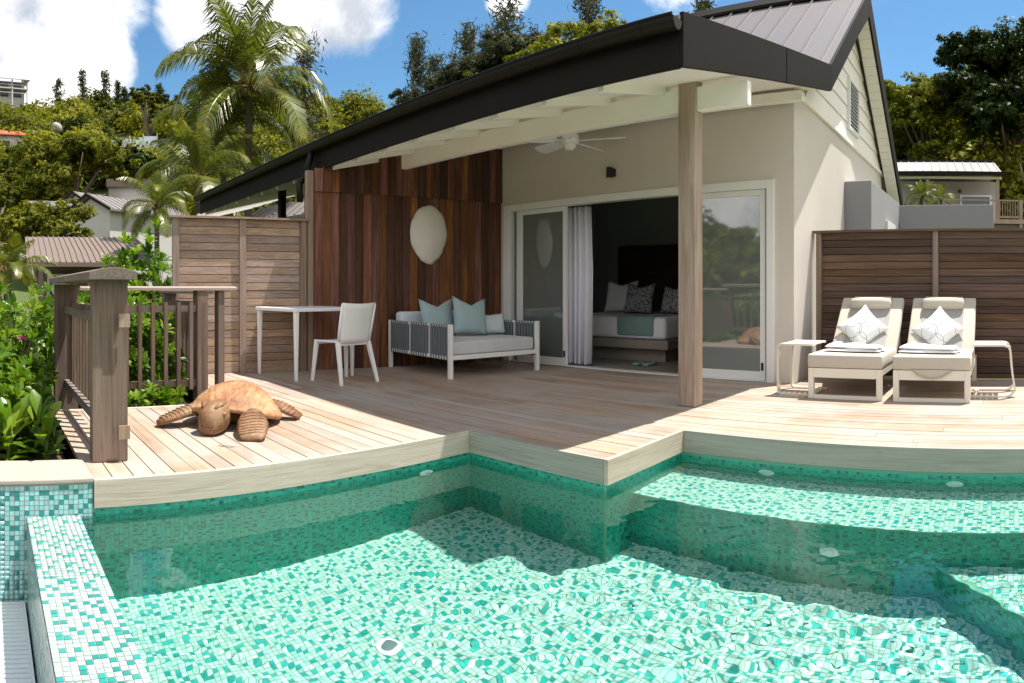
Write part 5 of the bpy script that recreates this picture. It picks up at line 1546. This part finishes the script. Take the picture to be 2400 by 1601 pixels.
# ------------------------------------------------------------------ naupaka shrubs by the deck
def leafshape(L, W):
    """spoon-shaped leaf along +X, creased along the middle"""
    V = [(0, 0, 0), (.35 * L, .22 * W, .03 * L), (.35 * L, 0, 0), (.35 * L, -.22 * W, .03 * L), (.75 * L, .5 * W, .05 * L), (.75 * L, 0, -.0 * L), (.75 * L, -.5 * W, .05 * L), (L, .12 * W, -.04 * L), (L, 0, -.06 * L), (L, -.12 * W, -.04 * L)]
    F_ = [(0, 2, 1, 1), (0, 3, 2, 2), (1, 2, 5, 4), (2, 3, 6, 5), (4, 5, 8, 7), (5, 6, 9, 8)]
    return np.array(V), F_


def rosettes(centers, axes, L, rg, nleaf=11):
    V0, F0 = leafshape(1, .38); quads = np.array([[0, 2, 1, 1], [0, 3, 2, 2], [1, 2, 5, 4], [2, 3, 6, 5], [4, 5, 8, 7], [5, 6, 9, 8]])
    Vs, Fs, Ts = [], [], []; k = 0
    for c, ax in zip(centers, axes):
        ax = Vector(ax).normalized(); e1 = ax.orthogonal().normalized(); e2 = ax.cross(e1); ct = np.clip(rg.normal(.5, .2), 0, 1)
        for i in range(nleaf):
            a = i * 2.39996 + rg.normal() * .2; el = .25 + 1.0 * (i / nleaf) + rg.normal() * .12
            d = (e1 * math.cos(a) + e2 * math.sin(a)) * math.cos(el) + ax * math.sin(el)
            sd = ax.cross(d).normalized(); n = d.cross(sd)
            if n.dot(ax) < 0: sd = -sd; n = d.cross(sd)
            M = np.array([d, sd, n]); s = L * rg.uniform(.7, 1.2)
            Vs.append(np.array(c) + (V0 * s) @ M); Fs.append(quads + k); Ts.append(np.full(6, np.clip(ct + rg.normal(0, .15), 0, 1))); k += 10
    V = np.concatenate(Vs); F_ = np.concatenate(Fs); T = np.concatenate(Ts)
    tri = F_[:, 2] == F_[:, 3]
    F2 = F_.copy(); F2[tri, 3] = F2[tri, 0]
    # write triangles as thin quads by splitting along an added midpoint-free vertex order
    return V, F_, T


def rmesh(name, V, F_, mat, T):
    me = bpy.data.meshes.new(name)
    faces = [tuple(f[:3]) if f[2] == f[3] else tuple(f) for f in F_.tolist()]
    me.from_pydata(V.tolist(), [], faces)
    at_ = me.attributes.new('tint', 'FLOAT', 'FACE'); at_.data.foreach_set('value', np.asarray(T, np.float32))
    me.materials.append(MATS[mat]); me.polygons.foreach_set('use_smooth', [True] * len(faces))
    return me


def shrub(label, base, h, rx, ry, seed, nros=120, L=.12, flowers=0):
    rg = np.random.default_rng(seed); t = thing('naupaka_shrub', label, 'shrub', base, 0, 'naupaka shrubs along the deck')
    u = rg.normal(0, 1, (nros, 3)); u /= np.linalg.norm(u, axis=1, keepdims=True); u[:, 2] = np.abs(u[:, 2]) ** .8
    q = rg.uniform(.55, 1.08, (nros, 1)) * (1 + .15 * np.sin(u[:, :1] * 6 + seed))
    C = u * q * np.array([rx, ry, h * .95]); C[:, 2] = np.maximum(C[:, 2], .02)
    A = u * .7 + np.array([0, 0, .75]) + rg.normal(0, .25, (nros, 3))
    V, F_, T = rosettes(C, A, L, rg)
    obj('foliage', rmesh('foliage', V, F_, 'leaf_near', T), t)
    m = MB()
    for i in range(0, nros, 4): m.tube([(C[i][0] * .15, C[i][1] * .15, -.05), (C[i][0] * .7, C[i][1] * .7, C[i][2] * .45), tuple(C[i])], [.012, .008, .004], 5)
    m.build('stems', 'bark', t, local=True)
    return t
SH = [('broad leafy shrub in the planter nearest the camera at the left edge', (-4.45, -.05, -.12), .62, .50, .42, 150, .115), ('leafy shrub beside the thick balustrade post', (-4.60, .28, -.12), .50, .40, .20, 90, .11),
      ('tall leafy shrub left of the balustrade, in the middle of the planter', (-5.35, .02, -.12), .95, .65, .5, 210, .115), ('tall leafy shrub behind the balustrade posts at left', (-6.35, .15, -.12), 1.05, .75, .6, 230, .12),
      ('leafy shrub filling the gap behind the balusters', (-6.25, 1.35, -.12), .98, .45, .62, 230, .12), ('low leafy shrub at the foot of the balusters behind the turtle', (-5.42, 1.35, -.12), .20, .17, .50, 46, .10),
      ('tall leafy shrub rising over the balustrade cap next to the slatted fence', (-8.1, 2.0, -.12), 1.72, .7, .6, 300, .14), ('leafy shrub showing above the arched cap, in front of the brown roof', (-7.9, 1.0, -.12), 1.12, .8, .65, 280, .13), ('dense leafy shrub far back at the left edge of the planter', (-8.4, -.3, -.12), 1.05, .9, .7, 240, .13),
      ('leafy shrub between the tall ones behind the balustrade', (-7.1, 1.75, -.12), .85, .55, .3, 130, .12)]
SH += [('distant leafy shrub in front of the low house at the far left', (-11.5, .1, -1.0), 1.75, 1.3, 1.0, 260, .17), ('leafy shrub hiding the foot of the brown roof bungalow', (-12.5, 1.9, -1.0), 1.7, 1.2, .9, 240, .17)]
for k, (lb, b, h, rx, ry, n, L) in enumerate(SH): shrub(lb, b, h, rx, ry, 100 + k, n, L)
# the nearest plants, leaf by leaf
LM = []
for i in range(4):
    V0, F0 = leafshape(1, .34 + .05 * i); V0[:, 2] += -.10 * V0[:, 0] ** 2 * (i % 3)
    me = rmesh('leaf', V0, np.array([[0, 2, 1, 1], [0, 3, 2, 2], [1, 2, 5, 4], [2, 3, 6, 5], [4, 5, 8, 7], [5, 6, 9, 8]]), 'leaf_single', np.full(6, .5)); LM.append(me)
for k, (lb, c, nl, L) in enumerate((('large leaved plant leaning over the concrete planter top by the deck post', (-3.80, .36, -.10), 26, .19), ('large leaved plant at the front of the planter, left of the deck post', (-3.86, .14, -.10), 30, .20), ('large leaved plant in the planter corner at the left edge of the photo', (-3.95, -.06, -.10), 30, .20), ('upright large leaved plant behind the front planter plants', (-4.22, .22, -.10), 32, .19))):
    rg = np.random.default_rng(300 + k); t = thing('naupaka_plant', lb, 'plant', c, 0, 'front planter plants')
    for i in range(nl):
        a = i * 2.39996 + rg.normal() * .2; el = .15 + 1.15 * (i / nl) ** .9 + rg.normal() * .1; z = .05 + .20 * (i / nl) + rg.random() * .04
        o = obj('leaf', LM[i % 4], t, (rg.normal() * .045, rg.normal() * .045, z), (0, 0, 0)); d = Vector((math.cos(a) * math.cos(el), math.sin(a) * math.cos(el), math.sin(el)))
        q = d.to_track_quat('X', 'Z'); o.rotation_euler = q.to_euler(); s = L * rg.uniform(.7, 1.25); o.scale = (s, s, s)
    MB().tube([(0, 0, -.05), (.01, 0, .12), (0, .01, .26)], [.014, .012, .007], 6).build('stem', 'leaf_single', t, local=True)
fw_ = thing('blossom', 'small magenta blossom among the leaves left of the balustrade', 'flower', (-5.0, .28, .58))
for i in range(14):
    a = i * 2.4; MB().add([(0, 0, 0), (.03 * math.cos(a), .03 * math.sin(a), .02 + .01 * (i % 3)), (.035 * math.cos(a + .6), .035 * math.sin(a + .6), .01)], [(0, 1, 2)]).build('petal', 'magenta_petal', fw_, local=True)

# ------------------------------------------------------------------ houses behind
def frame(px, r, yz, yaw):
    """house placed at a pixel column and distance; local +Y points away from the camera, turned by yaw"""
    p = at(px, r, yz); a = (px - XN) / F
    return p, -a + yaw


def gabled(label, px, r, yeave, yridge, wpx, depth, yaw, wall, roof, hwall, seams=0, name='house', over=.35, group='houses on the slope', windows=(), ridge_along='X', kick=0.0):
    pe = at(px, r, yeave); a = (px - XN) / F; rise = (yeave - yridge) / F * r; W = wpx / F * r
    base = Vector((pe.x, pe.y, pe.z - hwall))
    t = thing(name, label, 'house', tuple(base), -a + yaw, group)
    hx, hy = W / 2, depth / 2
    MB().box(-hx + over, hx - over, -hy + over, hy - over, -4, hwall).build('wall', wall, t, local=True)
    m = MB(); th = .12
    if ridge_along == 'X':
        sec = [(-hy, hwall), (0, hwall + rise), (hy, hwall), (hy, hwall - th), (0, hwall + rise - th), (-hy, hwall - th)]
        if kick: sec = [(-hy - kick, hwall - kick * .35)] + sec[0:2] + [(hy, hwall), (hy, hwall - th), (0, hwall + rise - th), (-hy, hwall - th), (-hy - kick, hwall - kick * .35 - th)]
        ro = m.extrude([(-hx, y, z) for y, z in sec], (2 * hx, 0, 0)).build('roof', roof, t, local=True)
        for s in (-1, 1):
            MB().extrude([(s * (hx - over) - s * .01, -hy + over, hwall - .1), (s * (hx - over) - s * .01, hy - over, hwall - .1), (s * (hx - over) - s * .01, 0, hwall + rise - .25)], (-s * .1, 0, 0)).build('gable', wall, t, local=True)
        for i in range(seams):
            x = -hx + 2 * hx * (i + .5) / seams
            MB().bar((x, -hy, hwall + .02), (x, 0, hwall + rise + .02), .022, .035).build('seam', roof, ro, local=True)
            if kick: MB().bar((x, -hy - kick, hwall - kick * .35 + .02), (x, -hy, hwall + .02), .022, .035).build('seam', roof, ro, local=True)
    else:
        sec = [(-hx, hwall), (0, hwall + rise), (hx, hwall), (hx, hwall - th), (0, hwall + rise - th), (-hx, hwall - th)]
        ro = m.extrude([(x, -hy, z) for x, z in sec], (0, 2 * hy, 0)).build('roof', roof, t, local=True)
        MB().extrude([(-hx + over, -hy + over + .01, hwall - .1), (hx - over, -hy + over + .01, hwall - .1), (0, -hy + over + .01, hwall + rise - .25)], (0, .1, 0)).build('gable', wall, t, local=True)
        MB().extrude([(-hx - .01, -hy - .02, hwall - th - .02), (0, -hy - .02, hwall + rise - th - .02), (hx + .01, -hy - .02, hwall - th - .02), (hx + .01, -hy - .02, hwall + .03), (0, -hy - .02, hwall + rise + .05), (-hx - .01, -hy - .02, hwall + .03)], (0, .05, 0)).build('verge', 'bronze_metal', t, local=True)
        for i in range(seams):
            y = -hy + 2 * hy * (i + .5) / seams
            for s in (-1, 1): MB().bar((s * hx, y, hwall + .02), (0, y, hwall + rise + .02), .05, .05).build('seam', roof, ro, local=True)
    for (x0, x1, z0, z1, mt) in windows:
        w = MB().box(x0, x1, -hy + over - .06, -hy + over - .001, z0, z1).build('window', 'white_frame', t, local=True)
        MB().box(x0 + .07, x1 - .07, -hy + over - .075, -hy + over - .061, z0 + .07, z1 - .07).build('pane', mt, w, local=True)
    return t
b1 = gabled('brown seamed roof bungalow with dark veranda, left behind the hedge', 190, 21, 603, 556, 262, 5.2, .10, 'far_brown', 'far_roof_brown', 2.3, 22, kick=.9, over=.5, windows=((-1.2, -.4, .2, 1.7, 'dark_window'), (.2, 1.2, .2, 1.7, 'dark_window')))
dsh = MB().lathe([(.0, 0), (.12, .01), (.2, .04), (.24, .08), (.2, .06), (.0, .03)], (0, 0, 0), 18).build('dish', 'white_plastic', b1, local=True); dsh.rotation_euler = (R_(80), 0, .2); dsh.location = (-.9, -2.55, 1.25)
gabled('white gabled house with grey seamed roof, front one behind the young palm', 312, 40, 508, 470, 150, 8, -.75, 'far_white', 'far_roof', 2.4, 16, ridge_along='Y', windows=((-1.6, -.6, .3, 1.3, 'dark_window'),))
gabled('white gabled house peeping behind the front gabled one', 262, 47, 492, 462, 100, 8, -.75, 'far_white', 'far_roof', 2.4, 12, ridge_along='Y')
gabled('long low grey roofed house behind the spreading tree', 150, 43, 500, 472, 190, 7, .12, 'far_white', 'far_roof', 2.3, 24, windows=((1.6, 2.5, .2, 1.8, 'far_brown'), (2.9, 3.7, .2, 1.8, 'far_brown')))
gabled('small seamed gable roof showing over the slatted fence', 690, 19, 516, 473, 110, 4, .6, 'far_white', 'far_roof', 2.2, 10, ridge_along='Y', over=.2)
gabled('red roofed house at the left edge of the hillside', 5, 72, 328, 306, 90, 6, .2, 'far_white', 'far_roof_red', 2.5, 0, windows=((-.6, .4, .8, 1.9, 'dark_window'), (1.0, 1.8, .8, 1.9, 'dark_window')))
# terraced block
p = at(312, 58, 470); tc_ = thing('terrace_block', 'flat roofed terraced block between the round tree and the palms', 'house', (p.x, p.y, p.z - 3), -(312 - XN) / F, 'houses on the slope')
MB().box(-2.2, 2.2, 0, 5, -2, 4.2).build('wall', 'far_grey', tc_, local=True); MB().box(-2.4, 2.4, -.3, 5.2, 4.2, 4.9).build('parapet', 'far_brown', tc_, local=True)
MB().box(-1.2, 1.9, -.9, -.001, 2.9, 3.15).build('awning', 'far_white', tc_, local=True); MB().box(-1.2, 1.9, -.7, -.001, 1.6, 1.8).build('ledge', 'far_white', tc_, local=True)
for x in (-.9, .5): w = MB().box(x, x + 1.0, -.04, -.001, 1.9, 2.8).build('window', 'white_frame', tc_, local=True); MB().box(x + .06, x + .94, -.05, -.041, 1.96, 2.74).build('pane', 'dark_window', w, local=True)
# hilltop house
p = at(28, 118, 225); ht = thing('hilltop_house', 'white two storey house with verandas on the hilltop at left', 'house', (p.x, p.y, p.z), -(28 - XN) / F + .25, 'houses on the slope')
MB().box(-2.6, 2.6, .8, 4, -6, 2.9).build('wall', 'far_white', ht, local=True)
MB().box(-3.0, 3.0, -.4, 4.2, 1.25, 1.45).build('floor_slab', 'far_white', ht, local=True)
MB().extrude([(-3.3, -.7, 2.9), (3.3, -.7, 2.9), (2.2, 1.9, 3.7), (-2.2, 1.9, 3.7)], (0, 0, .12)).add([(-3.3, -.7, 2.9), (-3.3, 4.4, 2.9), (-2.2, 1.9, 3.7)], [(0, 1, 2)]).add([(3.3, -.7, 2.9), (3.3, 4.4, 2.9), (2.2, 1.9, 3.7)], [(0, 1, 2)]).build('roof', 'pale_roof', ht, local=True)
for x in (-2.8, 0, 2.8): MB().box(x - .12, x + .12, -.35, -.11, -5, 2.9).build('column', 'far_white', ht, local=True)
for z in (.0, 1.45):
    MB().box(-2.68, -.12, -.3, -.22, z + .5, z + .62).box(.12, 2.68, -.3, -.22, z + .5, z + .62).build('railing', 'far_white', ht, local=True)
    for x in (-2.0, .5): MB().box(x, x + 1.5, .72, .799, z + .05, z + 1.1).build('window', 'dark_window', ht, local=True)
# stepped pale wall
p = at(305, 78, 338); swl = thing('stepped_wall', 'pale blue white stepped wall with posts on the hillside', 'wall', (p.x, p.y, p.z), -(305 - XN) / F - .1)
for i in range(4):
    x0 = -3.3 + i * 1.65
    MB().box(x0, x0 + 1.55, 0, .2, -1.2, .55 + .12 * i).build('panel', 'blue_white', swl, local=True); MB().box(x0 + 1.55, x0 + 1.65, -.03, .23, -1.2, .95 + .12 * i).build('post', 'far_white', swl, local=True)
for k, (px, r, y, s, lb) in enumerate(((133, 88, 300, .75, 'upper grey boulder on the hillside clearing'), (85, 84, 322, .8, 'lower grey boulder on the hillside left of the big tree'), (408, 52, 402, .8, 'pale boulder among the palms'))):
    p = at(px, r, y); bm = bmesh.new(); bmesh.ops.create_icosphere(bm, subdivisions=3, radius=s)
    for v in bm.verts: v.co *= 1 + .22 * math.sin(v.co.x * 3 + k) * math.cos(v.co.y * 2.3 + v.co.z * 2)
    me = bpy.data.meshes.new('boulder'); bm.to_mesh(me); bm.free(); me.materials.append(MATS['rock'])
    o = obj('boulder', me, None, tuple(p)); tag(o, lb, 'boulder', 'boulders on the hillside')
# ------------------------------------------------------------------ far house at right, with terrace railing
p = at(2222, 23, 520); fh = thing('far_house', 'grey house with pale metal roof and terrace, behind the grey wall at right', 'house', (p.x, p.y, p.z), -(2222 - XN) / F + .03)
k_ = 23 / F
X_ = lambda px: (px - 2222) * k_
Z_ = lambda y: (520 - y) * k_
MB().box(X_(2080), X_(2345), 1.6, 6, -4, Z_(408)).build('wall', 'far_grey', fh, local=True)
rf = MB().extrude([(X_(2080), 0, Z_(401)), (X_(2080), 2.6, Z_(345)), (X_(2080), 5.5, Z_(401)), (X_(2080), 5.5, Z_(404)), (X_(2080), 2.6, Z_(349)), (X_(2080), 0, Z_(404))], (X_(2348) - X_(2080), 0, 0)).build('roof', 'pale_roof', fh, local=True)
for i in range(14):
    x = X_(2085 + i * 19.8); MB().bar((x, .02, Z_(401) + .015), (x, 2.58, Z_(345) + .015), .02, .03).build('seam', 'pale_roof', rf, local=True)
MB().box(X_(2080), X_(2352), 2.45, 2.75, Z_(346), Z_(342)).build('ridge_cap', 'gutter_metal', rf, local=True)
MB().box(X_(2080), X_(2357), -.1, 0, Z_(411), Z_(402)).build('gutter', 'bronze_metal', fh, local=True)
MB().box(X_(2080), X_(2350), .15, .3, Z_(416), Z_(411.5)).build('beam', 'white_paint', fh, local=True)
for px in (2174, 2340): MB().box(X_(px) - .06, X_(px) + .06, .15, .27, Z_(545), Z_(416)).build('post', 'post_wood', fh, local=True)
dr = MB().box(X_(2255), X_(2334), 1.5, 1.599, Z_(505), Z_(442)).build('door', 'white_frame', fh, local=True); MB().box(X_(2260), X_(2329), 1.47, 1.499, Z_(505), Z_(447)).build('pane', 'dark_glass', dr, local=True)
MB().box(X_(2254) - .05, X_(2254) + .05, 1.4, 1.599, Z_(436), Z_(430)).build('wall_lamp', 'black_metal', fh, local=True)
MB().box(X_(2080), X_(2410), -.4, 1.6, Z_(526), Z_(516)).build('terrace', 'post_wood', fh, local=True)
MB().box(X_(2200), X_(2395), -.36, -.28, Z_(473), Z_(470)).box(X_(2330), X_(2395), -.36, -.28, Z_(512), Z_(508)).build('handrail', 'post_wood', fh, local=True)
MB().box(X_(2391) - .06, X_(2391) + .06, -.38, -.27, Z_(560), Z_(470)).build('rail_post', 'post_wood', fh, local=True)
for i in range(9): MB().box(X_(2336 + i * 6) - .012, X_(2336 + i * 6) + .012, -.33, -.31, Z_(510), Z_(472)).build('baluster', 'post_wood', fh, local=True)
MB().box(X_(2060), X_(2415), -.3, 1.6, -5, Z_(527)).build('base', 'far_brown', fh, local=True)
